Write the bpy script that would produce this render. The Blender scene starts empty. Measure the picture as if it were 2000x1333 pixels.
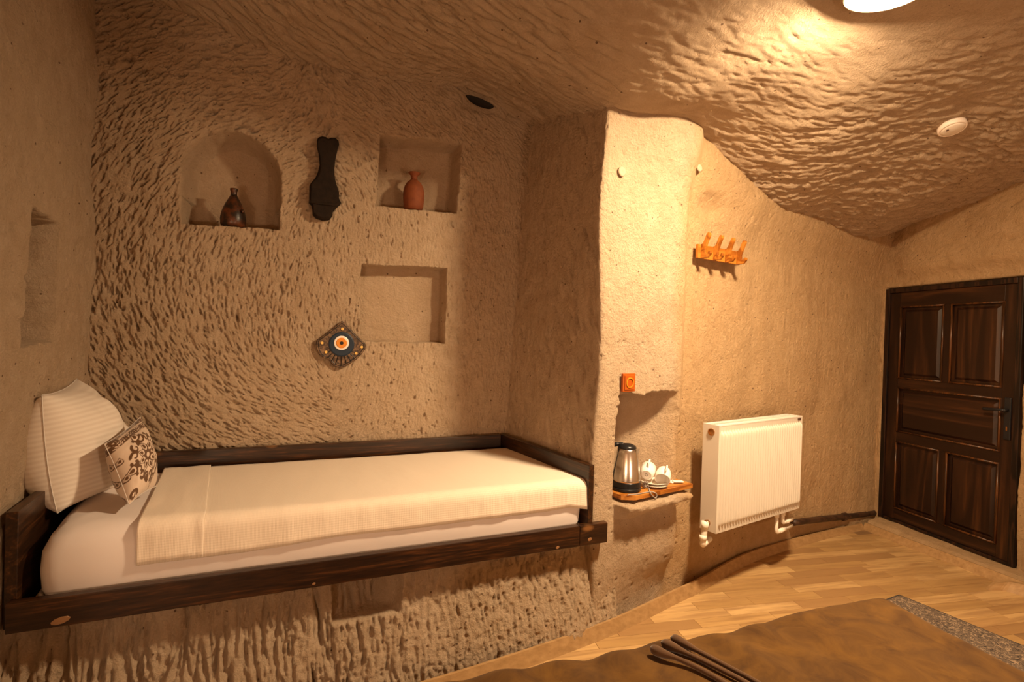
import bpy, bmesh, math, random
import numpy as np
from mathutils import Vector, Matrix, Euler
random.seed(7); rng = np.random.default_rng(7)
C = bpy.context.scene.collection
SC = bpy.context.scene
# ------------------------------------------------------------------ camera, world, exposure
EYE = 1.42; F = 1000.0; PITCH = 0.0085; ROLL = 0.03
cam = bpy.data.cameras.new('camera'); cam.sensor_width = 36; cam.lens = 36*F/2000; cam.clip_start = .02
camo = bpy.data.objects.new('camera', cam); C.objects.link(camo); SC.camera = camo
RM = Matrix.Rotation(math.pi/2-PITCH, 3, 'X') @ Matrix.Rotation(ROLL, 3, 'Z')
camo.matrix_world = Matrix.Translation((0, 0, EYE)) @ RM.to_4x4()
world = bpy.data.worlds.new('world'); SC.world = world; world.use_nodes = True
world.node_tree.nodes['Background'].inputs[0].default_value = (1, .8, .6, 1)
world.node_tree.nodes['Background'].inputs[1].default_value = 0.0
SC.view_settings.view_transform = 'Standard'; SC.view_settings.look = 'None'
SC.view_settings.gamma = 1; SC.view_settings.use_curve_mapping = False
SC.view_settings.exposure = 0.80
SC.cycles.use_denoising = True
SC.cycles.max_bounces = 8; SC.cycles.diffuse_bounces = 8
LAMP_POS = Vector((1.268, 1.80, 2.672)); LAMP_E = 540.0; LAMP_COL = (1.0, .72, .43)
FILL_POS = [Vector((2.0, -.75, .78)), Vector((-.62, -1.35, .78))]; FILL_E = 66.0; FILL_COL = (1.0, .645, .385)  # added fill light, two unseen globes

# ------------------------------------------------------------------ pixel helpers (photo frame 2000 x 1333)
def ray(px, py):
    return RM @ Vector(((px-1000)/F, -(py-666.5)/F, -1))
def atz(px, py, z):
    d = ray(px, py); t = (z-EYE)/d.z
    return Vector((d.x*t, d.y*t, z))
def aty(px, py, Y):
    d = ray(px, py); t = Y/d.y
    return Vector((d.x*t, Y, EYE+d.z*t))
def onplane(px, py, p0, ang):
    "vertical plane through p0 (x,y) running along angle ang; returns (u along, z)"
    d = ray(px, py); nx, ny = -math.sin(ang), math.cos(ang)
    t = (p0[0]*nx+p0[1]*ny)/(d.x*nx+d.y*ny)
    x, y = d.x*t, d.y*t
    return ((x-p0[0])*math.cos(ang)+(y-p0[1])*math.sin(ang), EYE+d.z*t)

# ------------------------------------------------------------------ materials
MATS = {}
class NT:
    def __init__(s, name):
        s.m = bpy.data.materials.new(name); s.m.use_nodes = True; s.t = s.m.node_tree
        s.b = s.t.nodes['Principled BSDF']; MATS[name] = s.m
    def n(s, typ, ins=None, **kw):
        nd = s.t.nodes.new(typ)
        for k, v in kw.items(): setattr(nd, k, v)
        for k, v in (ins or {}).items():
            if hasattr(v, 'is_linked') or isinstance(v, bpy.types.NodeSocket): s.t.links.new(v, nd.inputs[k])
            else: nd.inputs[k].default_value = v
        return nd
    def link(s, a, b): s.t.links.new(a, b)
    def coord(s, scale=(1, 1, 1), rot=(0, 0, 0), kind='Object'):
        tc = s.n('ShaderNodeTexCoord')
        return s.n('ShaderNodeMapping', {'Vector': tc.outputs[kind], 'Scale': scale, 'Rotation': rot}).outputs[0]
    def noise(s, vec, scale, detail=4, rough=.55, dist=0):
        return s.n('ShaderNodeTexNoise', {'Vector': vec, 'Scale': scale, 'Detail': detail, 'Roughness': rough, 'Distortion': dist}).outputs[0]
    def ramp(s, fac, pts, interp='LINEAR'):
        r = s.n('ShaderNodeValToRGB', {'Fac': fac}); cr = r.color_ramp; cr.interpolation = interp
        while len(cr.elements) < len(pts): cr.elements.new(.5)
        for e, (p, c) in zip(cr.elements, pts): e.position = p; e.color = (*c, 1) if len(c) == 3 else c
        return r.outputs[0]
    def math(s, op, a, b=0.0, clamp=False):
        return s.n('ShaderNodeMath', {0: a, 1: b}, operation=op, use_clamp=clamp).outputs[0]
    def mix(s, fac, a, b, mode='MIX'):
        nd = s.n('ShaderNodeMix', data_type='RGBA', blend_type=mode)
        for k, v in ((0, fac), (6, a), (7, b)):
            if isinstance(v, bpy.types.NodeSocket): s.link(v, nd.inputs[k])
            elif isinstance(v, (int, float)): nd.inputs[k].default_value = v
            else: nd.inputs[k].default_value = (*v, 1)
        return nd.outputs[2]
    def out(s, col=None, rough=.8, bump=None, bs=.3, bd=.002, metal=0, spec=.4, **kw):
        b = s.b
        if isinstance(col, bpy.types.NodeSocket): s.link(col, b.inputs['Base Color'])
        elif col is not None: b.inputs['Base Color'].default_value = (*col, 1)
        if isinstance(rough, bpy.types.NodeSocket): s.link(rough, b.inputs['Roughness'])
        else: b.inputs['Roughness'].default_value = rough
        b.inputs['Metallic'].default_value = metal; b.inputs['Specular IOR Level'].default_value = spec
        if bump is not None:
            bn = s.n('ShaderNodeBump', {'Height': bump, 'Strength': bs, 'Distance': bd}); s.link(bn.outputs[0], b.inputs['Normal'])
        for k, v in kw.items(): b.inputs[k.replace('_', ' ')].default_value = v
        return s.m

def tuff(name, c1, c2, c3, speck=.48, yellow=None):
    s = NT(name); v = s.coord(kind='Object')
    big = s.noise(v, 1.6, 4, .6); mid = s.noise(v, 14, 4, .6); fine = s.noise(v, 170, 3, .7)
    base = s.mix(s.ramp(big, [(.35, (0, 0, 0)), (.65, (1, 1, 1))]), c1, c2)
    base = s.mix(s.ramp(mid, [(.40, (0, 0, 0)), (.75, (1, 1, 1))]), base, c3)
    base = s.mix(s.math('MULTIPLY', s.ramp(fine, [(.55, (0, 0, 0)), (.8, (1, 1, 1))]), .55), base, (min(1, c1[0]*1.35), min(1, c1[1]*1.4), min(1, c1[2]*1.55)))
    base = s.mix(s.math('MULTIPLY', s.ramp(fine, [(.25, (1, 1, 1)), (.42, (0, 0, 0))]), .4), base, (c1[0]*.55, c1[1]*.45, c1[2]*.4))
    if yellow:      # ochre stone from the radiator recess onwards
        dt = s.n('ShaderNodeVectorMath', {0: v, 1: (.832, .555, 0)}, operation='DOT_PRODUCT').outputs['Value']
        dt = s.math('ADD', dt, s.math('MULTIPLY', s.math('SUBTRACT', big, .5), .25))
        base = s.mix(s.math('MULTIPLY', s.ramp(s.math('SUBTRACT', dt, 2.0), [(.22, (0, 0, 0)), (.34, (1, 1, 1))]), .75), base, s.mix(1., base, (1.0, .86, .62), 'MULTIPLY'))
    vo = s.n('ShaderNodeTexVoronoi', {'Vector': v, 'Scale': 26.0}, feature='F1')
    sel = s.n('ShaderNodeSeparateColor', {'Color': vo.outputs['Color']})
    rad = s.math('MULTIPLY', s.math('SUBTRACT', sel.outputs[0], speck, True), .28)
    sp = s.math('LESS_THAN', vo.outputs['Distance'], rad)
    base = s.mix(s.math('MULTIPLY', sp, .8), base, (c1[0]*.22, c1[1]*.15, c1[2]*.13))
    h = s.math('ADD', s.math('MULTIPLY', s.noise(v, 95, 6, .8), 1.0), s.math('MULTIPLY', sp, -.9))
    h = s.math('ADD', h, s.math('MULTIPLY', s.noise(v, 38, 3, .6), .9))
    return s.out(base, .95, h, 1., .017, spec=.15)
tuff('tuff', (.67, .505, .34), (.61, .445, .295), (.73, .565, .40))
tuff('tuff_ochre', (.67, .505, .34), (.61, .445, .295), (.73, .565, .40), yellow=True)

def wood(name, dark, mid, light, axis=0, ring=16., rough=.4, fine=.5, lo=.3, hi=.7, bump=.3, knots=0.):
    s = NT(name); sc = [1., 1., 1.]; sc[axis] = .07
    oi = s.n('ShaderNodeObjectInfo')
    tc = s.n('ShaderNodeTexCoord')
    ad = s.n('ShaderNodeVectorMath', {0: tc.outputs['Object'], 1: s.n('ShaderNodeVectorMath', {0: oi.outputs['Random'], 1: (13.1, 7.7, 5.3)}, operation='MULTIPLY').outputs[0]}, operation='ADD')
    v = s.n('ShaderNodeMapping', {'Vector': ad.outputs[0], 'Scale': sc}).outputs[0]
    a = s.noise(v, ring, 3, .5, .8); b = s.noise(v, ring*9, 4, .6)
    w = s.math('SINE', s.math('MULTIPLY', a, 34.))
    g = s.math('ADD', s.math('MULTIPLY', s.math('ADD', w, 1.), .5*(1-fine)), s.math('MULTIPLY', b, fine))
    col = s.ramp(g, [(lo, dark), ((lo+hi)/2, mid), (hi, light)])
    if knots:
        vo = s.n('ShaderNodeTexVoronoi', {'Vector': s.n('ShaderNodeMapping', {'Vector': ad.outputs[0], 'Scale': (3.2, 3.2, 7)}).outputs[0], 'Scale': 1.})
        k = s.ramp(vo.outputs['Distance'], [(.05, (1, 1, 1)), (.12, (0, 0, 0))])
        col = s.mix(s.math('MULTIPLY', k, knots), col, (.33, .15, .05))
    return s.out(col, rough, g, bump, .0008, spec=.4)
wood('bed_wood', (.014, .006, .003), (.036, .014, .005), (.11, .040, .012), rough=.30, lo=.3, hi=.85, knots=.55, fine=.75)
wood('door_wood', (.016, .006, .003), (.032, .012, .005), (.10, .036, .010), axis=2, rough=.36, ring=5, lo=.4, hi=.95, fine=.6)
wood('moulding_wood', (.035, .014, .005), (.07, .026, .008), (.11, .04, .012), axis=2, rough=.3)
wood('door_wood_cross', (.016, .006, .003), (.032, .012, .005), (.10, .036, .010), axis=0, rough=.36, ring=5, lo=.4, hi=.95, fine=.6)
wood('door_frame_wood', (.006, .003, .002), (.014, .006, .004), (.03, .012, .006), axis=2, rough=.4)
wood('shelf_wood', (.24, .075, .010), (.38, .14, .02), (.48, .20, .04), ring=10, rough=.35)
wood('rack_wood', (.22, .065, .006), (.32, .105, .010), (.40, .15, .02), ring=8, rough=.4)
wood('pale_board', (.55, .36, .17), (.68, .48, .25), (.75, .56, .32), rough=.6)
wood('trim_wood', (.30, .18, .075), (.37, .225, .10), (.44, .28, .13), ring=5, rough=.5, fine=.95)
wood('casing_wood', (.03, .015, .009), (.05, .024, .013), (.07, .034, .018), ring=7, rough=.5)
# laminate floor: one tone per strip
s = NT('laminate'); oi = s.n('ShaderNodeObjectInfo'); tc = s.n('ShaderNodeTexCoord')
ad = s.n('ShaderNodeVectorMath', {0: tc.outputs['Object'], 1: s.n('ShaderNodeVectorMath', {0: oi.outputs['Random'], 1: (31.1, 17.7, 5.3)}, operation='MULTIPLY').outputs[0]}, operation='ADD')
v = s.n('ShaderNodeMapping', {'Vector': ad.outputs[0], 'Scale': (.1, 1, 1)}).outputs[0]
g = s.noise(v, 26, 5, .6, .6); g2 = s.noise(v, 7, 3, .5)
tone = s.ramp(oi.outputs['Random'], [(0, (.42, .26, .105)), (.25, (.55, .36, .16)), (.5, (.49, .31, .13)), (.72, (.60, .40, .185)), (.80, (.34, .20, .085)), (.90, (.20, .12, .06))], 'CONSTANT')
col = s.mix(s.ramp(g, [(.42, (0, 0, 0)), (.66, (.85, .85, .85))]), tone, (.30, .17, .072))
col = s.mix(s.math('MULTIPLY', s.ramp(g2, [(.5, (0, 0, 0)), (.7, (1, 1, 1))]), .35), col, (.40, .24, .11))
s.out(col, .34, g, .1, .0005, spec=.35)
NT('laminate_base').out((.20, .12, .06), .6)
def plain(name, col, rough=.6, **kw): return NT(name).out(col, rough, **kw)
plain('radiator_white', (.64, .59, .51), .35)
plain('pipe_white', (.86, .80, .70), .4)
plain('grille_white', (.80, .76, .70), .4)
plain('bronze', (.55, .30, .12), .3, metal=1)
plain('label_dark', (.10, .05, .03), .6)
plain('black_plastic', (.012, .012, .013), .3)
plain('black_metal', (.012, .012, .014), .35)
plain('ceramic', (.86, .83, .78), .15)
plain('saucer_ceramic', (.80, .74, .66), .2)
plain('cable_grey', (.30, .27, .25), .5)
plain('paper', (.85, .80, .72), .7)
plain('paper_red', (.45, .12, .05), .7)
plain('socket_orange', (.36, .075, .006), .35)
plain('socket_amber', (.55, .22, .015), .35)
plain('socket_dark', (.10, .03, .01), .5)
plain('detector_white', (.85, .76, .68), .5)
plain('plug_plaster', (.42, .31, .22), .9)
plain('gold', (.75, .50, .14), .4)
plain('eye_white', (.85, .80, .74), .3)
plain('eye_orange', (.72, .26, .03), .3)
plain('eye_blue', (.008, .022, .045), .5)
plain('eye_black', (.015, .012, .01), .3)
plain('hole_dark', (.02, .014, .01), .9)  # near-black, painted shade inside the slot hole
plain('knot_wood', (.26, .13, .055), .5)
plain('string', (.10, .06, .04), .8)
s = NT('brushed_steel'); v = s.coord((1, 1, .02)); s.out((.72, .70, .68), .22, s.noise(v, 400, 2), .08, .0003, metal=1)
s = NT('terracotta'); v = s.coord(); n_ = s.noise(v, 30, 4); s.out(s.mix(s.ramp(n_, [(.4, (0, 0, 0)), (.7, (1, 1, 1))]), (.21, .055, .014), (.15, .036, .010)), .75, n_, .3, .001)
s = NT('dark_glaze'); v = s.coord(); n_ = s.noise(v, 22, 4); s.out(s.mix(s.ramp(n_, [(.45, (0, 0, 0)), (.7, (1, 1, 1))]), (.022, .013, .008), (.14, .04, .012)), .35, n_, .5, .002)
s = NT('dark_leather'); v = s.coord(); n_ = s.noise(v, 40, 5); s.out(s.mix(n_, (.006, .005, .004), (.030, .018, .011)), .75, n_, .7, .004, spec=.12)
s = NT('plaque_clay'); v = s.coord(); n_ = s.noise(v, 90, 5)
s.out(s.mix(s.ramp(n_, [(.42, (0, 0, 0)), (.66, (1, 1, 1))]), (.045, .026, .017), (.22, .135, .075)), .55, n_, .6, .002)
def cloth(name, col, weave=900, bs=.15, sheen=.2, wr=0, col2=None):
    s = NT(name); v = s.coord(); a = s.noise(v, weave, 2); h = a
    if wr:
        h = s.math('ADD', s.math('MULTIPLY', a, .05), s.math('MULTIPLY', s.noise(v, wr, 4, .5, .6), 1.))
    c = col
    if col2: c = s.mix(s.ramp(s.noise(v, 9, 5, .65, .8), [(.35, (0, 0, 0)), (.7, (1, 1, 1))]), col, col2)
    return s.out(c, .9, h, bs, .004 if wr else .001, spec=.15, Sheen_Weight=sheen)
cloth('sheet_cloth', (.72, .66, .64), wr=6, bs=.25)
cloth('mattress_cloth', (.62, .62, .62), wr=8, bs=.2)
cloth('piping_cloth', (.62, .58, .54))
cloth('brown_cloth', (.058, .025, .005), 500, .5, .10, wr=9, col2=(.125, .058, .009))
cloth('roll_cloth', (.085, .042, .018), 500, .2, .3)
# pillow: satin stripes
s = NT('pillow_cloth'); uv = s.n('ShaderNodeUVMap').outputs[0]; sx = s.n('ShaderNodeSeparateXYZ', {'Vector': uv})
st = s.math('SINE', s.math('MULTIPLY', sx.outputs[1], 150.)); f_ = s.math('ADD', s.math('MULTIPLY', st, .5), .5)
v = s.coord(); wr = s.noise(v, 7, 4, .5, .5)
s.out(s.mix(f_, (.70, .63, .56), (.78, .72, .65)), .75, s.math('ADD', s.math('MULTIPLY', st, .04), wr), .3, .006, spec=.25, Sheen_Weight=.2)
# waffle bedspread
s = NT('waffle_cloth'); uv = s.n('ShaderNodeUVMap').outputs[0]; sx = s.n('ShaderNodeSeparateXYZ', {'Vector': uv})
wa = s.math('ADD', s.math('SINE', s.math('MULTIPLY', sx.outputs[0], 700.)), s.math('SINE', s.math('MULTIPLY', sx.outputs[1], 700.)))
v = s.coord(); wr = s.noise(v, 3.5, 3, .5, .4)
s.out((.76, .67, .56), .85, s.math('ADD', s.math('MULTIPLY', wa, .06), s.math('MULTIPLY', wr, 1.2)), .4, .006, spec=.15, Sheen_Weight=.15)
# rug
s = NT('rug_weave'); v = s.coord((1, 1, 1)); a = s.noise(v, 34, 3, .75, 2.0)
vo = s.n('ShaderNodeTexVoronoi', {'Vector': v, 'Scale': 70.}, distance='MANHATTAN')
c = s.ramp(a, [(.36, (.030, .026, .026)), (.46, (.20, .15, .11)), (.50, (.035, .03, .03)), (.58, (.34, .25, .17))])
s.out(c, .95, a, .6, .003, spec=.1)
plain('rug_border', (.05, .042, .04), .9)
# attribute-coloured cloth for the damask cushion
s = NT('damask_cloth'); at = s.n('ShaderNodeAttribute', attribute_name='damask'); v = s.coord()
s.out(s.mix(at.outputs['Fac'], (.62, .50, .40), (.10, .045, .015)), .6, s.noise(v, 14, 4, .5, .5), .3, .005, spec=.35, Sheen_Weight=.2)
# lamp, and the added fill globes
def emit(name, col, st):
    m = bpy.data.materials.new(name); m.use_nodes = True; t = m.node_tree; t.nodes.clear()
    e = t.nodes.new('ShaderNodeEmission'); e.inputs[0].default_value = (*col, 1); e.inputs[1].default_value = st
    o = t.nodes.new('ShaderNodeOutputMaterial'); t.links.new(e.outputs[0], o.inputs[0]); MATS[name] = m; return m
emit('lamp_glow', LAMP_COL, LAMP_E); emit('lamp_glow_rear', FILL_COL, FILL_E)

# ------------------------------------------------------------------ object helpers
def obj(name, me, mat=None, parent=None, smooth=False, loc=None, rot=None, bevel=0, seg=2):
    if mat: me.materials.append(MATS[mat])
    if smooth:
        me.polygons.foreach_set('use_smooth', np.ones(len(me.polygons), bool))
    o = bpy.data.objects.new(name, me); C.objects.link(o)
    if parent is not None: o.parent = parent
    if loc is not None: o.location = loc
    if rot is not None: o.rotation_euler = rot
    if bevel:
        b = o.modifiers.new('bevel', 'BEVEL'); b.width = bevel; b.segments = seg; b.limit_method = 'ANGLE'; b.angle_limit = .6
    return o
class MB:
    def __init__(s): s.v = []; s.f = []
    def add(s, vs, fs):
        n = len(s.v); s.v += [tuple(v) for v in vs]; s.f += [tuple(i+n for i in f) for f in fs]; return s
    def box(s, x0, x1, y0, y1, z0, z1):
        vs = [(x, y, z) for z in (z0, z1) for y in (y0, y1) for x in (x0, x1)]
        return s.add(vs, [(0, 2, 3, 1), (4, 5, 7, 6), (0, 1, 5, 4), (2, 6, 7, 3), (0, 4, 6, 2), (1, 3, 7, 5)])
    def prism(s, poly, y0, y1, chamfer=0):
        "polygon in XZ (counter-clockwise seen from -Y), extruded from y0 (front, smaller) to y1"
        n = len(poly); rings = [(y1, 0), (y0+chamfer, 0)]
        if chamfer: rings.append((y0, chamfer))
        cx = sum(p[0] for p in poly)/n; cz = sum(p[1] for p in poly)/n; vs = []
        for y, c in rings:
            for p in poly:
                d = math.hypot(p[0]-cx, p[1]-cz) or 1; k = 1-c/d
                vs.append((cx+(p[0]-cx)*k, y, cz+(p[1]-cz)*k))
        fs = [tuple(range(n-1, -1, -1)), tuple(range((len(rings)-1)*n, len(rings)*n))]
        for r in range(len(rings)-1):
            for i in range(n):
                j = (i+1) % n; fs.append((r*n+i, r*n+j, (r+1)*n+j, (r+1)*n+i))
        return s.add(vs, fs)
    def lathe(s, prof, n=32, M=None, close=True):
        vs = []; 
        for r, z in prof:
            for i in range(n):
                a = 2*math.pi*i/n; vs.append(Vector((r*math.cos(a), r*math.sin(a), z)))
        if M is not None: vs = [M @ v for v in vs]
        fs = []
        for k in range(len(prof)-1):
            for i in range(n):
                j = (i+1) % n; fs.append((k*n+i, k*n+j, (k+1)*n+j, (k+1)*n+i))
        if close:
            fs.append(tuple(range(n-1, -1, -1))); L = (len(prof)-1)*n; fs.append(tuple(range(L, L+n)))
        return s.add(vs, fs)
    def tube(s, pts, r, n=10, cap=True):
        pts = [Vector(p) for p in pts]; m = len(pts); rr = r if isinstance(r, (list, tuple)) else [r]*m
        up = None; vs = []
        for i, p in enumerate(pts):
            t = (pts[min(i+1, m-1)]-pts[max(i-1, 0)]).normalized()
            if up is None:
                up = Vector((0, 0, 1)) if abs(t.z) < .9 else Vector((1, 0, 0))
            a = t.cross(up).normalized(); b = a.cross(t).normalized(); up = b
            for k in range(n):
                an = 2*math.pi*k/n; vs.append(p+(a*math.cos(an)+b*math.sin(an))*rr[i])
        fs = [(i*n+k, i*n+(k+1) % n, (i+1)*n+(k+1) % n, (i+1)*n+k) for i in range(m-1) for k in range(n)]
        if cap: fs += [tuple(range(n-1, -1, -1)), tuple(range((m-1)*n, m*n))]
        return s.add(vs, fs)
    def mesh(s, name):
        me = bpy.data.meshes.new(name); me.from_pydata(s.v, [], s.f); me.update()
        bm = bmesh.new(); bm.from_mesh(me); bmesh.ops.recalc_face_normals(bm, faces=bm.faces); bm.to_mesh(me); bm.free()
        return me
    def build(s, name, mat, parent=None, **kw): return obj(name, s.mesh(name), mat, parent, **kw)
def smooth_path(pts, n=8):
    pts = [Vector(p) for p in pts]; out = []
    P = [pts[0]*2-pts[1]]+pts+[pts[-1]*2-pts[-2]]
    for i in range(1, len(P)-2):
        for k in range(n):
            t = k/n; a, b, c, d = P[i-1:i+3]
            out.append(.5*((2*b)+(c-a)*t+(2*a-5*b+4*c-d)*t*t+(3*b-a-3*c+d)*t**3))
    out.append(pts[-1]); return out
def thing(name, label, cat, loc=(0, 0, 0), rz=0, group=None):
    o = bpy.data.objects.new(name, None); C.objects.link(o); o.empty_display_size = .05
    o.location = loc; o.rotation_euler = (0, 0, rz); o['label'] = label; o['category'] = cat
    if group: o['group'] = group
    return o
def tag(o, label, cat, group=None):
    o['label'] = label; o['category'] = cat
    if group: o['group'] = group
    return o
def struct(o): o['kind'] = 'structure'; return o
def gridmesh(name, P, uv=None, flip=False):
    nz, nu, _ = P.shape; me = bpy.data.meshes.new(name)
    me.vertices.add(nz*nu); me.vertices.foreach_set('co', P.reshape(-1).astype(np.float32))
    idx = np.arange(nz*nu).reshape(nz, nu); a = idx[:-1, :-1]; b = idx[:-1, 1:]; c = idx[1:, 1:]; d = idx[1:, :-1]
    q = np.stack([a, b, c, d] if not flip else [a, d, c, b], -1).reshape(-1)
    nf = (nz-1)*(nu-1); me.loops.add(nf*4); me.loops.foreach_set('vertex_index', q.astype(np.int32))
    me.polygons.add(nf); me.polygons.foreach_set('loop_start', np.arange(nf, dtype=np.int32)*4)
    me.polygons.foreach_set('loop_total', np.full(nf, 4, np.int32))
    me.update(calc_edges=True)
    if uv is not None:
        l = me.uv_layers.new(name='UVMap'); l.data.foreach_set('uv', uv.reshape(-1, 2)[q].reshape(-1).astype(np.float32))
    return me

# ------------------------------------------------------------------ carved stone height fields
def ss(x, a, b):
    t = np.clip((x-a)/(b-a), 0, 1); return t*t*(3-2*t)
def vnoise(shape, cell, seed):
    r = np.random.default_rng(seed); cy, cx = cell if isinstance(cell, tuple) else (cell, cell)
    gy = int(shape[0]/cy)+4; gx = int(shape[1]/cx)+4; G = r.random((gy, gx))*2-1
    y = np.arange(shape[0])/cy+.5; x = np.arange(shape[1])/cx+.5
    yi = y.astype(int); xi = x.astype(int); fy = y-yi; fx = x-xi; fy = (fy*fy*(3-2*fy))[:, None]; fx = (fx*fx*(3-2*fx))[None]
    return (G[yi][:, xi]*(1-fy)+G[yi+1][:, xi]*fy)*(1-fx)+(G[yi][:, xi+1]*(1-fy)+G[yi+1][:, xi+1]*fy)*fx
def fnoise(shape, cell, seed, oct=4, g=.5):
    t = 0; a = 1
    for k in range(oct):
        if cell/2**k < 1.5: break
        t = t+a*vnoise(shape, cell/2**k, seed+k); a *= g
    return t
def strokes(H, res, u0, z0, n, angf, L, W, D, seed, maskf=None, asym=.9):
    "chisel marks: n grooves of half length L, half width W, depth D, direction angf(u,z)"
    r = np.random.default_rng(seed); nz, nu = H.shape
    us = u0+r.random(n)*nu*res; zs = z0+r.random(n)*nz*res
    an = angf(us, zs)+r.normal(0, .16, n); Ls = L*(.6+.8*r.random(n)); Ws = W*(.6+.8*r.random(n)); Ds = D*(.35+1.0*r.random(n)**1.5)
    if maskf is not None: Ds = Ds*maskf(us, zs)
    for u, z, a, l, w, d in zip(us, zs, an, Ls, Ws, Ds):
        if abs(d) < 1e-4: continue
        R = 1.5*l; i0 = max(0, int((u-u0-R)/res)); i1 = min(nu, int((u-u0+R)/res)+2)
        j0 = max(0, int((z-z0-R)/res)); j1 = min(nz, int((z-z0+R)/res)+2)
        if i1 <= i0 or j1 <= j0: continue
        X = (u0+np.arange(i0, i1)*res-u)[None]; Y = (z0+np.arange(j0, j1)*res-z)[:, None]
        c, s_ = math.cos(a), math.sin(a); p = (X*c+Y*s_)/l; q = (-X*s_+Y*c)/w
        q = np.where(q > 0, q*(1-.45*asym), q*(1+1.1*asym)); H[j0:j1, i0:i1] -= d*1.15*np.exp(-p**4-q*q)
def polyd(U, Z, poly):
    "distance inside a convex polygon given counter-clockwise (u right, z up)"
    d = np.full(np.broadcast(U, Z).shape, 1e9)
    for i in range(len(poly)):
        (x0, y0), (x1, y1) = poly[i], poly[(i+1) % len(poly)]; L = math.hypot(x1-x0, y1-y0)
        d = np.minimum(d, ((x1-x0)*(Z-y0)-(y1-y0)*(U-x0))/L)
    return d
def wall(name, p0, ang, u0, u1, z0, z1, res, hf, mat='tuff', lean=None):
    nu = int((u1-u0)/res)+1; nz = int((z1-z0)/res)+1
    us = u0+np.arange(nu)*res; zs = z0+np.arange(nz)*res; U, Z = np.meshgrid(us, zs)
    H = hf(U, Z, res, u0, z0)
    c, s_ = math.cos(ang), math.sin(ang); P = np.zeros((nz, nu, 3))
    P[..., 0] = p0[0]+U*c+H*s_; P[..., 1] = p0[1]+U*s_-H*c; P[..., 2] = Z
    if lean is not None: P[..., 0] += lean(U, Z)
    return struct(obj(name, gridmesh(name, P), mat, smooth=True))

# plan: bed frame corners and cave corners
A = Vector((-1.517, 1.556)); B = Vector((.478, 2.41)); Cc = Vector((-.04, 3.13)); D = Vector((-1.93, 2.33))
E0 = Vector((.41, 2.42)); RA = math.atan2(.555, .832); BA = math.atan2(.80, 1.89)
PB = (-1.93, 2.34)                         # back wall origin
def wb(px, py): return onplane(px, py, PB, BA)
def wr_(px, py): return onplane(px, py, (E0.x, E0.y), RA)

arch = [wb(353, 435), wb(546, 449)]
x0, z0_ = wb(353, 335); x1, z1_ = wb(550, 352); zt = wb(452, 253)[1]
for k in range(0, 13):
    a = math.pi*k/12; arch.append(((x0+x1)/2+(x1-x0)/2*math.cos(a), (z0_+z1_)/2+(zt-(z0_+z1_)/2)*math.sin(a)))
sq1 = [wb(733, 403), wb(893, 417), wb(906, 276), wb(743, 262)]
sq2 = [wb(702, 667), wb(870, 673), wb(874, 523), wb(706, 516)]
slot = [wb(898, 212), wb(960, 230), wb(972, 220), wb(950, 192), wb(898, 182)]
NB = {'arch': .20, 'sq1': .16, 'sq2': .125}
def back_h(U, Z, res, u0, z0):
    sh = U.shape
    H = .010*fnoise(sh, .35/res, 11, 4)+.0008*fnoise(sh, .014/res, 12, 2, .8)
    cu, cz = wb(650, 560)
    def ang(u, z):
        t = np.arctan2(z-cz, u-cu)+math.pi/2
        d = np.hypot(u-cu, (z-cz))
        k = ss(d, .25, .7)*ss(-(u-cu), -.6, .3)
        t = np.where(np.cos(t) < 0, t+math.pi, t) % math.pi
        tt = np.where(np.abs(t-math.pi/2) < 1e-3, math.pi/2, t)
        r = math.pi/2*(1-k)+tt*k
        up = ss(z, 2.25, 2.7)*ss(u, .6, 1.2)      # under the vault, right half: slanting down to the right
        return r*(1-up)+(math.pi-.55)*up
    def msk(u, z): return .75+.7*ss(-(u-cu), -.3, .9)+.35*ss(z, 1.9, 2.6)
    strokes(H, res, u0, z0, 13500, ang, .0135, .0031, .0068, 21, msk)
    strokes(H, res, u0, z0, 9000, ang, .0060, .0028, .0030, 24, None, .5)
    strokes(H, res, u0, z0, 1500, ang, .032, .008, .006, 22, lambda u, z: ss(-(u-cu), .0, .8)+.15)
    # small pits
    strokes(H, res, u0, z0, 500, ang, .008, .0045, .012, 23, None, 0)
    j = .004*fnoise(sh, .05/res, 31, 3)
    for p, dp, e in ((arch, .22, .012), (sq1, .18, .012), (sq2, .115, .007)):
        d = polyd(U, Z, p)+j; m = ss(d, 0, e)
        Hn = -dp+.002*fnoise(sh, .03/res, 41, 3)
        if p is arch:      # the vault of the niche slopes in
            zz = polyd(U, Z, [(p[0][0]-1, p[0][1]), (p[1][0]+1, p[1][1]), p[2], p[-1]][:2]+[(p[1][0]+1, 9), (p[0][0]-1, 9)])
            m = np.where(zz > .13, ss(d, -.008, .045)*.6+ss(d, 0, .02)*.4, m)
        if p is sq1: m = np.maximum(0, m*ss(d, -.01, .02))
        H = H*(1-m)+Hn*m
    m = ss(polyd(U, Z, slot)+j*.5, 0, .03); H = H*(1-m)-.02*m
    H -= .10*ss(Z, 2.45, 3.1)*0
    return H

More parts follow.
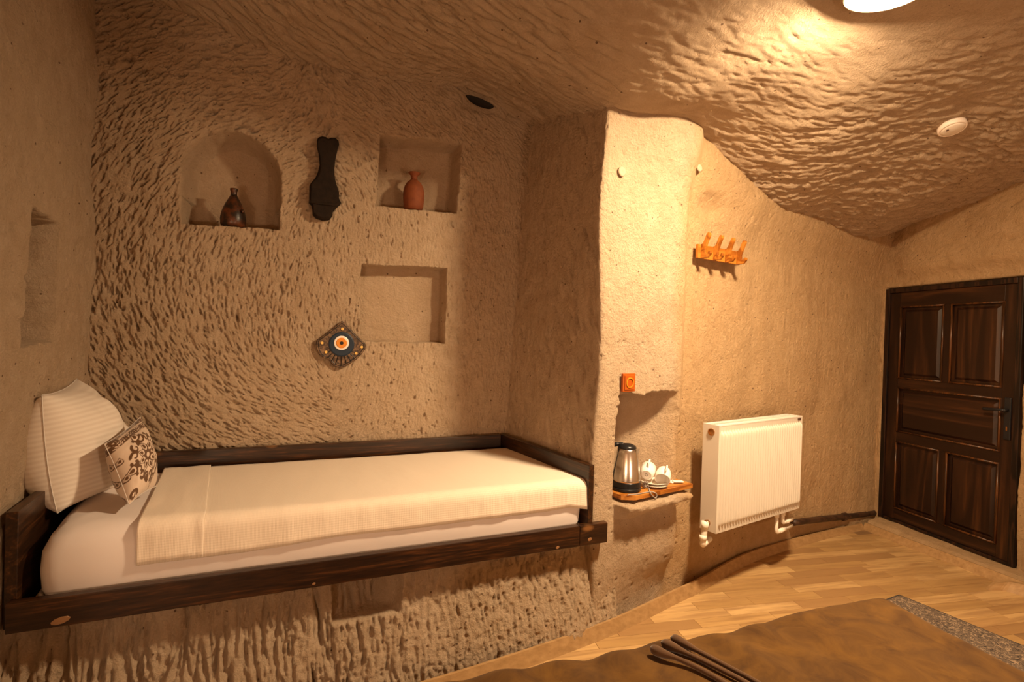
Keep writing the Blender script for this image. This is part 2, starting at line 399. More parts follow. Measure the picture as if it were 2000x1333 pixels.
# right wall: alcove side + pillar + radiator wall on one plan path; s = 0 at the pillar edge
side_dir = (Vector((-.03, 3.16))-E0); SL = side_dir.length
def right_plan(ss_):
    out = []
    rd = Vector((.832, .555)); sd = side_dir.normalized()
    pts = np.array([[E0.x+(sd.x*-s if s < 0 else rd.x*s), E0.y+(sd.y*-s if s < 0 else rd.y*s)] for s in ss_])
    return pts
lip = [wr_(1200, 775), wr_(1325, 772)]; ledge_z = (.60, .650)
def right_h(S, Z, res, u0, z0):
    sh = S.shape
    lo = np.interp(S, [.60, .655, 1.0, 1.44, 2.16, 2.8, 3.1], [0, -.075, -.085, -.12, -.09, -.02, 0])
    lo = lo-(1-ss(Z, .05, .35))*np.interp(S, [-.05, .05, .45, .60, .66, 1.0, 3], [0, .02, .065, .085, .02, .01, .01])
    hi = np.interp(S, [.45, .62, .70, 1.0, 1.44, 2.16, 3.1], [0, -.015, -.06, -.075, -.10, -.08, 0])
    t = ss(Z, .75, 1.05); H = lo*(1-t)+hi*t
    H += np.where(S < -.05, .0, 0)
    H += .012*fnoise(sh, .4/res, 51, 3)*ss(np.abs(S), .03, .2)*ss(Z, .0, .4)+.0006*fnoise(sh, .016/res, 52, 2, .8)
    # gentle vertical ridges of the radiator wall
    H += (.006*vnoise(sh, (.8/res, .12/res), 53)+.0016*vnoise(sh, (.10/res, .016/res), 54))*ss(S, .6, .9)
    def ang(u, z):
        return np.where(u < 0, math.pi/2+.32, math.pi/2+.0*u)-.35*ss(z, 2.0, 2.4)*(u > .8)
    strokes(H, res, u0, z0, 9000, ang, .012, .0050, .0034, 61, lambda u, z: np.where(u < 0, .15, .55+.75*ss(z, 1.8, 2.3)*(u > .3)))
    strokes(H, res, u0, z0, 6500, ang, .040, .0062, .0085, 62, lambda u, z: 1.0*(u < -.02))
    strokes(H, res, u0, z0, 1800, ang, .006, .005, .008, 63, None, 0)
    zc = np.interp(S, [-.9, 0, .35, .9, 1.3, 2.6, 3.1], [2.67, 2.53, 2.50, 2.42, 2.28, 2.24, 2.26])
    H += .085*ss(Z, zc-.34, zc+.06)**1.5*ss(S, .0, .4)
    # kettle niche
    dn = polyd(S, Z, [(.135, .62), (.62, .62), (.64, 1.165), (.135, 1.15)])+(.003+.010*ss(Z, 1.0, 1.1))*fnoise(sh, .05/res, 64, 3)
    dep = np.interp(S, [.13, .2, .40, .55, .66], [-.20, -.19, -.15, -.10, -.085])
    m = ss(dn, 0, .012+.03*ss(Z, .95, 1.15))*(1-ss(S, .50, .67)); m *= 1-.55*ss(Z, 1.02, 1.15)*ss(S, .25, .6)
    H = H*(1-m)+dep*m
    # undercut beneath the ledge and the ledge itself
    m2 = ss(polyd(S, Z, [(.135, .35), (.63, .35), (.63, .60), (.135, .60)]), 0, .09)*ss(Z, .40, .56)
    H -= .03*m2
    ld = polyd(S, Z, [(.145, .530), (.655, .57), (.675, .633), (.14, .633)])+.006*fnoise(sh, .03/res, 65, 3)
    m3 = ss(ld, 0, .022); H = H*(1-m3)+(.078+.006*fnoise(sh, .05/res, 66, 3)-.03*(1-ss(Z, .535, .60)))*m3
    # carved hollow above the coat rack
    cu, cz = wr_(1405, 398); e = ((S-cu)/.11)**2+((Z-cz)/.07)**2
    H -= .035*np.exp(-e*e)
    return H
def build_right():
    res = .0063; u0 = -SL-.04; u1 = 3.25; z0 = 0; z1 = 2.86
    nu = int((u1-u0)/res)+1; nz = int((z1-z0)/res)+1
    us = u0+np.arange(nu)*res; zs = z0+np.arange(nz)*res; S, Z = np.meshgrid(us, zs)
    H = right_h(S, Z, res, u0, z0)
    pts = right_plan(us); k = 9; ker = np.hanning(k*2+3)[1:-1]; ker /= ker.sum(); n = len(ker)//2
    pp = np.pad(pts, ((n, n), (0, 0)), mode='reflect', reflect_type='odd')
    pts = np.stack([np.convolve(pp[:, i], ker, 'valid') for i in range(2)], 1)
    tg = np.gradient(pts, axis=0); tg /= np.linalg.norm(tg, axis=1)[:, None]
    P = np.zeros((nz, nu, 3)); P[..., 0] = pts[:, 0][None]+H*tg[:, 1][None]; P[..., 1] = pts[:, 1][None]-H*tg[:, 0][None]; P[..., 2] = Z
    P[..., 0] += (Z-.85)*.068*np.clip(-S/SL, 0, 1)
    P[..., 0] += .012*np.sin(Z*5+1)*np.exp(-(S/.15)**2)
    return struct(obj('wall_right', gridmesh('wall_right', P), 'tuff_ochre', smooth=True))

# ceiling: thin-plate surface through heights read on the wall lines
def zb(px, py):
    u, z = wb(px, py); return (PB[0]+u*math.cos(BA), PB[1]+u*math.sin(BA), z)
def zr(px, py, h=0):
    u, z = wr_(px, py); return (E0.x+u*.832+h*.555, E0.y+u*.555-h*.832, z)
DOORP = (3.008, 4.12); DA = math.atan2(-.979, .204)
def zd(px, py):
    u, z = onplane(px, py, DOORP, DA); return (DOORP[0]+u*math.cos(DA), DOORP[1]+u*math.sin(DA), z)
ctrl = [zb(320, 12), zb(560, 112), zb(740, 156), zb(930, 178), zb(1040, 252), zr(1180, 206), zr(1290, 240), zr(1400, 300, -.05), zr(1500, 385, -.09), zr(1600, 440, -.09),
        zr(1690, 470), zd(1790, 440), zd(1900, 405), zd(1990, 372)]
ctrl += [(1.25, 1.79, 2.74), (2.2, 2.55, 2.60), (.4, 1.5, 2.78), (-.6, 1.6, 2.93), (-1.6, 1.5, 3.02), (0, 0, 2.9), (1.5, .3, 2.8), (3.0, 1.4, 2.65), (3.3, 0, 2.6), (-1.9, 0, 2.9), (0, -2.5, 2.8), (3, -2.5, 2.7), (-2, -2.5, 2.8), (-2.3, 2.6, 2.9), (1.0, 4.3, 2.3), (3.6, 4.6, 2.2)]
CP = np.array(ctrl)
def tps_fit(P):
    n = len(P); d = np.hypot(P[:, None, 0]-P[None, :, 0], P[:, None, 1]-P[None, :, 1]); K = d**2*np.log(d+1e-9)
    K += np.eye(n)*.006; Q = np.c_[np.ones(n), P[:, :2]]; M = np.block([[K, Q], [Q.T, np.zeros((3, 3))]])
    return np.linalg.solve(M, np.r_[P[:, 2], 0, 0, 0])
TW = tps_fit(CP)
def ceil_z(X, Y):
    Zt = TW[-3]+TW[-2]*X+TW[-1]*Y
    for w, p in zip(TW[:-3], CP):
        d = np.hypot(X-p[0], Y-p[1]); Zt = Zt+w*d**2*np.log(d+1e-9)
    return Zt
def build_ceiling():
    res = .0078; x0, x1, y0, y1 = -2.1, 3.5, .95, 4.30
    nx = int((x1-x0)/res)+1; ny = int((y1-y0)/res)+1
    xs = x0+np.arange(nx)*res; ys = y0+np.arange(ny)*res; X, Y = np.meshgrid(xs, ys)
    H = .012*fnoise(X.shape, .5/res, 71, 3)+.0028*fnoise(X.shape, .05/res, 72, 3, .6)*ss(np.hypot(X-1.15, Y-2.0), .2, 1.4)
    def ang(x, y): return np.interp(x, [-1.5, -.8, .2, 1.2, 2.2, 3.3], [.95, .8, .48, .25, .05, -.15])+.25*np.sin(3*x+2*y)
    lm = lambda x, y: .14+.86*ss(np.hypot(x-1.15, y-2.0), .35, 1.5)
    strokes(H, res, x0, y0, 21000, ang, .038, .0062, .0085, 81, lm, 1.)
    strokes(H, res, x0, y0, 9000, ang, .016, .0065, .0070, 82, lm, .9)
    strokes(H, res, x0, y0, 2500, ang, .080, .0075, .0080, 83, lm, .9)
    # H<0 is a groove: goes up into the rock
    Z0 = ceil_z(X, Y)
    Zc = Z0-H
    big = lambda a, lo, hi, n: np.concatenate([np.linspace(lo, a[0], n, endpoint=False), a, np.linspace(a[-1], hi, n+1)[1:]])
    P = np.zeros((ny, nx, 3)); P[..., 0] = X; P[..., 1] = Y; P[..., 2] = Zc
    o = struct(obj('ceiling', gridmesh('ceiling', P, flip=True), 'tuff', smooth=True))
    # plain continuation behind the camera
    xs2 = np.linspace(-2.6, 4.2, 110); ys2 = np.linspace(-3.0, y0+.01, 70); X2, Y2 = np.meshgrid(xs2, ys2)
    P2 = np.stack([X2, Y2, ceil_z(X2, Y2)+.012*fnoise(X2.shape, 8, 73, 3)], -1)
    o2 = struct(obj('ceiling_rear', gridmesh('ceiling_rear', P2, flip=True), 'tuff', smooth=True))

wall('wall_back', PB, BA, -.08, 2.20, .70, 3.08, .0035, back_h)
build_right(); build_ceiling()

# left wall
LPn = (-1.565, 1.50); LA = math.atan2(.83, -.365)
def wl(px, py): return onplane(px, py, LPn, LA)
lniche = [wl(38, 678), wl(103, 668), wl(112, 438), wl(62, 403)]
def left_h(U, Z, res, u0, z0):
    sh = U.shape; H = .012*fnoise(sh, .4/res, 91, 3)+.0016*fnoise(sh, .03/res, 92, 3, .6)
    strokes(H, res, u0, z0, 3500, lambda u, z: math.pi/2+0*u, .020, .005, .0030, 93)
    strokes(H, res, u0, z0, 700, lambda u, z: math.pi/2+0*u, .008, .006, .011, 94, None, 0)
    d = polyd(U, Z, lniche)+.004*fnoise(sh, .05/res, 95, 3); m = ss(d, 0, .010)
    H = H*(1-m)-.22*m
    H += .030*(1-ss(U, .05, .4))*(1-ss(Z, .75, 1.2))
    return H
wall('wall_left', LPn, LA, -.12, 1.05, 0, 3.15, .0065, left_h)
wall('wall_left', LPn, LA, -1.1, -.06, 0, 3.15, .03, lambda U, Z, res, u0, z0: .008*fnoise(U.shape, .4/res, 91, 3)*ss(-U, .08, .3)+.034*(1-ss(Z, .75, 1.2))+.004)

# plinth under the bed
PA = (A.x-.02, A.y+.02); PLA = math.atan2(B.y-A.y, B.x-A.x); PLL = (B-A).length
def wp(px, py): return onplane(px, py, PA, PLA)
rc = [wp(655, 1222), wp(780, 1212), wp(778, 1120), wp(665, 1120)]
def plinth_h(U, Z, res, u0, z0):
    sh = U.shape
    H = -.035+.07*ss(.42-Z, 0, .42)+.008*fnoise(sh, .3/res, 101, 3)+.0028*fnoise(sh, .02/res, 102, 3, .7)
    H -= .055*ss(U, PLL-.15, PLL+.10)
    def msk(u, z): return 1.1-1.0*ss(u, .8, 1.6)
    strokes(H, res, u0, z0, 760, lambda u, z: math.pi/2+.05+.03*np.sin(u*9), .075, .0055, .0115, 103, msk, .6)
    strokes(H, res, u0, z0, 1500, lambda u, z: math.pi/2+.05+0*u, .024, .0048, .006, 104, lambda u, z: 1+0*u, .6)
    strokes(H, res, u0, z0, 500, lambda u, z: math.pi/2+.1+0*u, .006, .005, .006, 105, None, 0)
    uc = (rc[0][0]+rc[1][0])/2; w_ = (rc[1][0]-rc[0][0])/2*1.08; zb_ = (rc[0][1]+rc[1][1])/2+.004*fnoise(sh, .06/res, 106, 3)
    q = np.clip(1-((U-uc+.004*fnoise(sh, .05/res, 107, 2))/w_)**2, 0, 1)**.5; H -= .115*q*ss(Z, zb_, zb_+.010)
    return H
wall('wall_plinth', PA, PLA, -.06, PLL+.12, 0, .50, .0045, plinth_h)

# door wall
def door_h(U, Z, res, u0, z0):
    sh = U.shape; H = .015+.010*fnoise(sh, .3/res, 111, 3)+.0016*fnoise(sh, .02/res, 112, 3)
    strokes(H, res, u0, z0, 2200, lambda u, z: np.where(z > 1.9, .25, math.pi/2)+0*u, .03, .006, .004, 113)
    d = polyd(U, Z, [(.0, 0), (.95, 0), (.95, 1.90), (.0, 1.90)]); m = ss(d, 0, .006); H = H*(1-m)-.06*m
    H += .06*ss(Z, 1.93, 2.05)*ss(U, -.1, .3)                       # brow over the door
    H += .17*ss(U, 1.07, 1.10)*(1-ss(Z, .5, .9))
    return H
wall('wall_door', DOORP, DA, -.16, 1.25, 0, 2.75, .0075, door_h, mat='tuff_ochre')
wall('wall_door', DOORP, DA, 1.2, 2.1, 0, 2.75, .04, lambda U, Z, res, u0, z0: .02+0*U+.17*(1-ss(Z, .5, .9)), mat='tuff_ochre')
# rest of the room, behind the camera
def rear_h(U, Z, res, u0, z0): return .03*fnoise(U.shape, .5/res, 121, 3)
wall('wall_rear', (4.0, -2.6), math.pi, -.3, 6.6, 0, 3.0, .06, rear_h)
wall('wall_side', (3.42, 2.25), math.atan2(-4.9, .1), 0, 5.0, 0, 2.9, .06, rear_h)
wall('wall_left_rear', (-1.15, -2.7), math.atan2(3.3, 0.0), 0, 3.35, 0, 3.1, .06, rear_h)

# floor: slab and laminate strips
fl = struct(MB().box(-1.3, 4.2, -2.7, 4.6, -.08, -.0035).build('floor', 'laminate_base'))
FA = math.atan2(.22, 1.0); fc, fs_ = math.cos(FA), math.sin(FA)
W = .078; classes = [.34, .44, .56]; meshes = []
for L in classes:
    mb = MB(); e = .0003; b = .0007
    vs = [(e, e, -.003), (L-e, e, -.003), (L-e, W-e, -.003), (e, W-e, -.003), (e+b, e+b, 0), (L-e-b, e+b, 0), (L-e-b, W-e-b, 0), (e+b, W-e-b, 0)]
    mb.add(vs, [(4, 5, 6, 7), (0, 1, 5, 4), (1, 2, 6, 5), (2, 3, 7, 6), (3, 0, 4, 7), (3, 2, 1, 0)])
    me = mb.mesh('plank'); me.materials.append(MATS['laminate']); meshes.append(me)
def skirt_y(x):      # floor line of the right wall
    return np.interp(x, [-.5, -.084, .489, .95, 1.108, 1.6, 2.22, 2.78], [1.95, 2.10, 2.444, 2.795, 2.916, 3.33, 3.70, 3.99])
cnt = 0; vr = random.Random(5)
for r in range(-12, 46):
    v = r*W; u = -1.0+vr.random()*.4
    while u < 4.6:
        k = vr.choice([0, 1, 1, 2]); L = classes[k]
        ux, uy = u+L/2, v+W/2; x = ux*fc-uy*fs_; y = ux*fs_+uy*fc
        xs_ = [x-L/2, x, x+L/2]
        ok = y > 1.75 and y < max(skirt_y(q) for q in xs_)+.04 and x < 3.32+.2*(3.2-y) and x > -.3
        if ok:      # hidden under the double bed or outside the frame
            px = x/y
            if px > 1.45 or (y-1.62 < (x-.8)*.33 and x < 1.05 and y < 1.55): ok = False
            if y*1.0 < 1.95 and px > .05 and px < .62 and y < 1.3/.62*1.0*0+1.85: ok = ok and y > 1.9
        if ok:
            o = bpy.data.objects.new('plank', meshes[k]); C.objects.link(o); o.parent = fl
            o.location = (u*fc-v*fs_, u*fs_+v*fc, 0); o.rotation_euler = (0, 0, FA); cnt += 1
        u += L
print('planks', cnt)

# skirting strips
def skirting(name, bot, top, th=.012, mat='trim_wood'):
    "upright strip lofted between its foot line and its top line"
    b = smooth_path([(x, y, 0) for x, y in bot], 8); t = smooth_path(top, 8); n = len(b); mb = MB(); vs = []
    for i in range(n):
        tg = (b[min(i+1, n-1)]-b[max(i-1, 0)]).normalized(); nn = Vector((tg.y, -tg.x, 0))
        vs += [b[i]+nn*0, t[i]+nn*0, t[i]-nn*th, b[i]-nn*th]
    fs = []
    for i in range(n-1):
        for k in range(4):
            a, c = i*4+k, i*4+(k+1) % 4; fs.append((a, c, c+4, a+4))
    fs += [(0, 1, 2, 3), tuple((n-1)*4+k for k in (3, 2, 1, 0))]
    mb.add(vs, fs); return struct(mb.build(name, mat, smooth=False))
foot = [(-.70, 1.78), (-.084, 2.10), (.489, 2.444), (.95, 2.795), (1.108, 2.916), (1.6, 3.33), (2.22, 3.70), (2.78, 3.99)]
hts = [.06, .06, .06, .06, .06, .06, .05, .04]
foot = [(x+.010, y-.016) for x, y in foot]
skirting('baseboard_right', foot, [(x-.012, y+.018, h) for (x, y), h in zip(foot, hts)])
# threshold of raw stone under the door and its trim
def thr():
    n = 60; P = np.zeros((7, n, 3)); a0 = Vector((2.80, 3.985)); a1 = Vector((3.115, 2.90)); d0 = Vector((3.03, 4.12)); d1 = Vector((3.28, 2.90))
    nz = fnoise((7, n), 6, 131, 3)
    for i in range(n):
        t = i/(n-1); p = a0.lerp(a1, t); q = d0.lerp(d1, t)
        for j in range(7):
            w = j/6; r = p.lerp(q, w); P[j, i] = (r.x, r.y, .062+.006*nz[j, i]-(.07 if j == 0 else 0))
    return struct(obj('trim_1', gridmesh('trim_1', P, flip=True), 'tuff_ochre', smooth=True))
thr()
skirting('baseboard_door', [(2.775, 3.985), (2.85, 3.70), (2.95, 3.40), (3.095, 2.89)], [(2.80, 3.99, .05), (2.875, 3.705, .05), (2.975, 3.405, .05), (3.12, 2.895, .05)], .012)
skirting('trim_2', [(2.87, 3.03), (3.0, 2.98), (3.15, 2.6), (3.2, 2.2)], [(2.93, 3.05, .03), (3.05, 3.0, .05), (3.2, 2.62, .05), (3.25, 2.2, .05)], .02)
cas = thing('pipe_casing', 'dark brown pipe casing along the wall foot between radiator and door', 'pipe', (1.95, 3.46, .2))
pc = [zr(1566, 1027, -.06), zr(1610, 1020, -.05), zr(1660, 1013, -.04), zr(1718, 1002, -.01)]
MB().tube(smooth_path([Vector(p)-cas.location for p in pc], 4), .022, 10).build('casing_pipe', 'casing_wood', cas, smooth=True)
m = Vector(pc[2])-cas.location
MB().tube([m+Vector((-.02, -.013, 0)), m+Vector((.02, .013, 0))], .029, 12).build('clamp', 'casing_wood', cas, smooth=False)

# shallow bowl under the vault, the slot hole's shade put into its colour
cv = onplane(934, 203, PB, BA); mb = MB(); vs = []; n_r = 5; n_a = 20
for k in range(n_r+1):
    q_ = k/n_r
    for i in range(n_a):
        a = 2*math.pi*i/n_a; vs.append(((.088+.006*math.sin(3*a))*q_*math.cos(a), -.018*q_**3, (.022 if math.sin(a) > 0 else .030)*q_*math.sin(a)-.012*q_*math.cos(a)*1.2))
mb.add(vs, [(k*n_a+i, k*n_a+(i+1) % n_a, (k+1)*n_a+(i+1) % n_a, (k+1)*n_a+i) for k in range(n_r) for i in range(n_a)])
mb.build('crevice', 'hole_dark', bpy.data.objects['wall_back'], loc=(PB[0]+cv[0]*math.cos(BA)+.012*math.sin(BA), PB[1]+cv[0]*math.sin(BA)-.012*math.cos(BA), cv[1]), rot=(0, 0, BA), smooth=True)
# plaster plugs in the rock
for (px, py, W_, r) in ((1213, 336, 'r', .024), (1362, 330, 'r', .02), (1745, 471, 'd', .042), (1718, 544, 'd', .036)):
    if W_ == 'r': u, z = wr_(px, py); par = bpy.data.objects['wall_right']; h = .003 if px < 1300 else .012; loc = (E0.x+u*.832+h*.555, E0.y+u*.555-h*.832, z); a = RA
    else: u, z = onplane(px, py, DOORP, DA); par = bpy.data.objects['wall_door']; loc = (DOORP[0]+u*math.cos(DA)-(.10 if px > 1730 else .07), DOORP[1]+u*math.sin(DA)-.01, z); a = DA
    M = Matrix.Rotation(math.pi/2, 4, 'X')
    MB().lathe([(r*.2, 0), (r, .0), (r, .004), (r*.75, .007), (r*.3, .004)], 18, M).build('plaster_plug', 'plug_plaster', par, loc=loc, rot=(0, 0, a), smooth=True)

# ------------------------------------------------------------------ ceiling fixtures
t = thing('ceiling_lamp', 'glowing white round ceiling lamp above the radiator side of the room', 'lamp', LAMP_POS)
t.rotation_euler = Vector((.04, -.12, 1)).to_track_quat('Z', 'Y').to_euler()
r = .117
MB().lathe([(r, .0), (r*.97, -.010), (r*.8, -.020), (r*.5, -.026), (.001, -.028)], 40, close=False).build('diffuser', 'lamp_glow', t, smooth=True)
MB().lathe([(r, .03), (r, -.016), (r*1.05, -.016), (r*1.07, -.012), (r*1.07, .085), (.001, .085), (.001, .03), (r, .03)], 40, close=False).build('rim', 'detector_white', t, smooth=False)
for k, p_ in enumerate(FILL_POS):  # unseen globes added behind the camera to brighten ceiling and walls
    t = thing('bedside_lamp', ['round white globe lamp on the far right side of the double bed head', 'round white globe lamp left of the double bed head near the rear wall'][k], 'lamp', (p_.x, p_.y, 0), 0, 'bedside globe lamps')
    MB().lathe([(.001, p_.z-.14)]+[(.14*math.cos(a), p_.z+.14*math.sin(a)) for a in [(-80+i*10)*math.pi/180 for i in range(17)]]+[(.001, p_.z+.14)], 32, close=False).build('globe', 'lamp_glow_rear', t, smooth=True)
    MB().lathe([(.13, 0), (.13, .02), (.02, .03), (.02, p_.z-.135), (.05, p_.z-.13)], 24).build('stand', 'bed_wood', t)
dd = ray(1860, 249); tt = 2.4
for _ in range(30):
    p = Vector((0, 0, EYE))+dd*tt; zc = float(ceil_z(np.array(p.x), np.array(p.y))); tt += (zc-p.z)/dd.z*.7
e = .05; gx = float(ceil_z(np.array(p.x+e), np.array(p.y))-ceil_z(np.array(p.x-e), np.array(p.y)))/(2*e); gy = float(ceil_z(np.array(p.x), np.array(p.y+e))-ceil_z(np.array(p.x), np.array(p.y-e)))/(2*e)
det = thing('smoke_detector', 'flat round whitish smoke detector on the rock ceiling above the door', 'smoke detector', p-Vector((0, 0, .004)))
det.rotation_euler = Vector((-gx, -gy, 1)).to_track_quat('Z', 'Y').to_euler()
MB().lathe([(.060, .02), (.062, -.004), (.056, -.010), (.052, -.008)], 32, close=False).build('rim', 'detector_white', det, smooth=True)
MB().lathe([(.052, .0), (.052, -.008), (.04, -.014), (.001, -.015)], 32).build('cover', 'saucer_ceramic', det, smooth=True)
MB().lathe([(.006, -.012), (.006, -.017), (.001, -.017)], 10, Matrix.Translation((.03, 0, 0))).build('indicator', 'label_dark', det)

# ------------------------------------------------------------------ bed frame
bed = thing('alcove_bed_frame', 'dark stained wooden bed frame built into the rock alcove', 'bed', (A.x, A.y, .46))
O3 = Vector((A.x, A.y, .46))
def board(name, p, q, z0, z1, th, label=None, mat='bed_wood', side=1, inset=0):
    p = Vector(p); q = Vector(q); d = q-p; a = math.atan2(d.y, d.x)
    y0, y1 = (0, th) if side > 0 else (-th, 0)
    o = MB().box(0, d.length, y0, y1, 0, z1-z0).build(name, mat, bed, loc=(p.x-O3.x, p.y-O3.y, z0-O3.z), rot=(0, 0, a), bevel=.0025)
    if label: o['label'] = label
    return o
u_ = (B-A).normalized(); n_ = Vector((-u_.y, u_.x)); cut = A+u_*((B-A).length*.93)
board('front_rail', A-u_*.005, cut, .462, .556, .032)
board('front_rail', cut+u_*.0015, B, .462, .556, .032)
for px, py, rr_, w_ in ((1152, 1054, .010, 1.2), (1089, 1070, .008, 1.2), (613, 1141, .006, 1.1), (118, 1213, .014, 1.9)):
    u__, z__ = onplane(px, py, (A.x, A.y), PLA); p__ = A+u_*u__
    kn = MB().lathe([(rr_, 0), (rr_*.95, .0012), (.001, .0016)], 9, Matrix.Diagonal((w_, 1, .8, 1)) @ Matrix.Rotation(math.pi/2, 4, 'X')).build('wood_plug', 'knot_wood', bed, loc=(p__.x-O3.x, p__.y-O3.y, z__-O3.z), rot=(0, -.25, math.atan2(u_.y, u_.x)))
    kn['label'] = 'pale wood plug'
sideq = B+Vector((-.045, -.0))
fr0 = A+n_*.033
board('head_board', fr0-u_*.022, Vector((D.x, D.y)), .462, .828, .032, side=-1)
sb0 = Vector((.405, 2.402)); sb1 = Vector((-.035, 3.115))
board('foot_board', sb0, sb1, .50, .828, .030, side=1)
board('back_rail', Vector((D.x+.05, D.y+.0)), Vector((-.06, 3.10)), .50, .828, .030, side=-1)
q = [A+n_*.036+u_*.036, cut+n_*.036+u_*.09, Vector((-.07, 3.06)), Vector((D.x+.05, D.y-.03))]
mb = MB(); vs = [(v.x-O3.x, v.y-O3.y, z) for z in (.045, .062) for v in q]
mb.add(vs, [(3, 2, 1, 0), (4, 5, 6, 7), (0, 1, 5, 4), (1, 2, 6, 5), (2, 3, 7, 6), (3, 0, 4, 7)]); mb.build('base_board', 'pale_board', bed)

# mattress: rounded slab
def offq(q, d):
    n = len(q); out = []
    for i in range(n):
        p0, p1, p2 = q[i-1], q[i], q[(i+1) % n]; a = (p1-p0).normalized(); b = (p2-p1).normalized()
        na = Vector((-a.y, a.x)); nb = Vector((-b.y, b.x)); k = (na+nb)/(1+na.dot(nb)); out.append(p1+k*d)
    return out
def rq(q, r, n=6, m=14):
    out = []; N = len(q); cs = []
    for i in range(N):
        p0, p1, p2 = q[i-1], q[i], q[(i+1) % N]; a = (p0-p1).normalized(); b = (p2-p1).normalized()
        s0 = p1+a*r; s1 = p1+b*r; cs.append([s0*(1-t)**2+p1*2*t*(1-t)+s1*t*t for t in [k/n for k in range(n+1)]])
    for i in range(N):
        out += cs[i]; e0 = cs[i][-1]; e1 = cs[(i+1) % N][0]; out += [e0.lerp(e1, k/m) for k in range(1, m)]
    return out
MT = .752
mq = [A+n_*.050+u_*.060, A+u_*((B-A).length*.945)+n_*.045, Vector((-.085, 3.05)), Vector((D.x+.085, D.y-.04))]
def slab(q, prof, rc, name, mat, parent=None, wob=0, seed=3):
    rings = []; 
    for ins, z in prof: rings.append([(p.x, p.y, z) for p in rq(offq(q, ins), rc)])
    n = len(rings[0]); r = random.Random(seed); ph = [r.random()*6 for _ in range(4)]
    vs = []
    for k, R in enumerate(rings):
        for i, p in enumerate(R):
            w = wob*(math.sin(i*.9+ph[0])*.5+math.sin(i*.37+ph[1]+k*.5)); vs.append((p[0], p[1], p[2]+w*(.5 if 0 < k < len(rings)-1 else 0)))
    fs = [(k*n+i, k*n+(i+1) % n, (k+1)*n+(i+1) % n, (k+1)*n+i) for k in range(len(rings)-1) for i in range(n)]
    fs += [tuple(range(n-1, -1, -1)), tuple(range((len(rings)-1)*n, len(rings)*n))]
    return MB().add(vs, fs).build(name, mat, parent, smooth=True)
mat_t = thing('mattress', 'mattress under a pinkish white fitted sheet in the alcove bed', 'mattress', (0, 0, 0))
slab(mq, [(.03, .523), (.004, .53), (-.006, .56), (-.010, .62), (-.006, .68), (.012, .722), (.045, .745), (.085, MT), (.14, MT)], .06, 'fitted_sheet', 'sheet_cloth', mat_t, .007)
ring = [(p.x, p.y, .538) for p in rq(offq(mq, -.008), .06)]
MB().tube(ring+ring[:1], .006, 6).build('sheet_piping', 'piping_cloth', mat_t, smooth=True)

# bedspread draped over mattress front
def drape_obj(name, edgef, nrm, s0, s1, ns, back, r, top, hang, mat, noise=.004, seed=5, th=.003, vv=44):
    "edgef(s)->2D point of the mattress front edge; runs back by back(s), hangs by hang(s)"
    P = np.zeros((vv, ns, 3)); UVs = np.zeros((vv, ns, 2)); nf = fnoise((vv, ns), 14, seed, 3); 
    for i in range(ns):
        s = s0+(s1-s0)*i/(ns-1); e = edgef(s); hb = hang(s); bk = back(s)
        tot = bk+math.pi*r/2+hb
        for j in range(vv):
            t = tot*j/(vv-1)
            if t < bk: o, dz = -(bk-t), 0
            elif t < bk+math.pi*r/2: a = (t-bk)/r; o, dz = r*math.sin(a), r*(1-math.cos(a))
            else: k = t-bk-math.pi*r/2; o, dz = r+.05*k, r+k
            w = noise*nf[j, i]
            o += w*(dz > r*.5)*1.2; z = top-dz+w*(dz <= r)*.6
            kk = min(1, max(0, (s-sL)/(sR-sL))); nn = (NL*(1-kk)+NR*kk) if o < 0 else nrm; p = e-nn*o*(-1 if False else 1); P[j, i] = (p.x, p.y, z); UVs[j, i] = (s*2.1, t)
    me = gridmesh(name, P, UVs)
    o = obj(name, me, mat, smooth=True); sd = o.modifiers.new('thick', 'SOLIDIFY'); sd.thickness = th; sd.offset = 1
    return o
mfront0, mfront1 = mq[0], mq[1]; ML = (mfront1-mfront0).length; mu = (mfront1-mfront0).normalized(); mn = Vector((-mu.y, mu.x))
rr = .042
NR = (mq[2]-mfront1).normalized(); NL = (mq[3]-mfront0).normalized()
def edge(s): return mfront0+mu*(s)+mn*(rr-.016)
def backlen(s):   # distance to the rear mattress edge
    p = edge(s); a, b = mq[3], mq[2]; d = (b-a).normalized(); nb = Vector((-d.y, d.x)); return abs((a-p).dot(nb))/abs(nb.dot(mn))-.03
sL = .262; sR = ML+.045
def hangf(s):
    t = (s-sL)/(sR-sL); return .075+.026*(1-t)+.004*math.sin(s*5)+.003*math.sin(s*11+1)+(.03*max(0, t-.93)/.07)
sp = drape_obj('bedspread', edge, mn, sL, sR, 260, backlen, rr, MT+.006, hangf, 'waffle_cloth', .003, 8)
tag(sp, 'cream white waffle bedspread draped over the alcove bed mattress', 'bedspread')
fold = drape_obj('folded_hem', edge, mn, sL-.004, sL+.19, 40, lambda s: backlen(s)-.0, rr+.004, MT+.0125, lambda s: hangf(s)+.004+.006*math.cos(s*9), 'waffle_cloth', .004, 8, .004)
fold.parent = sp

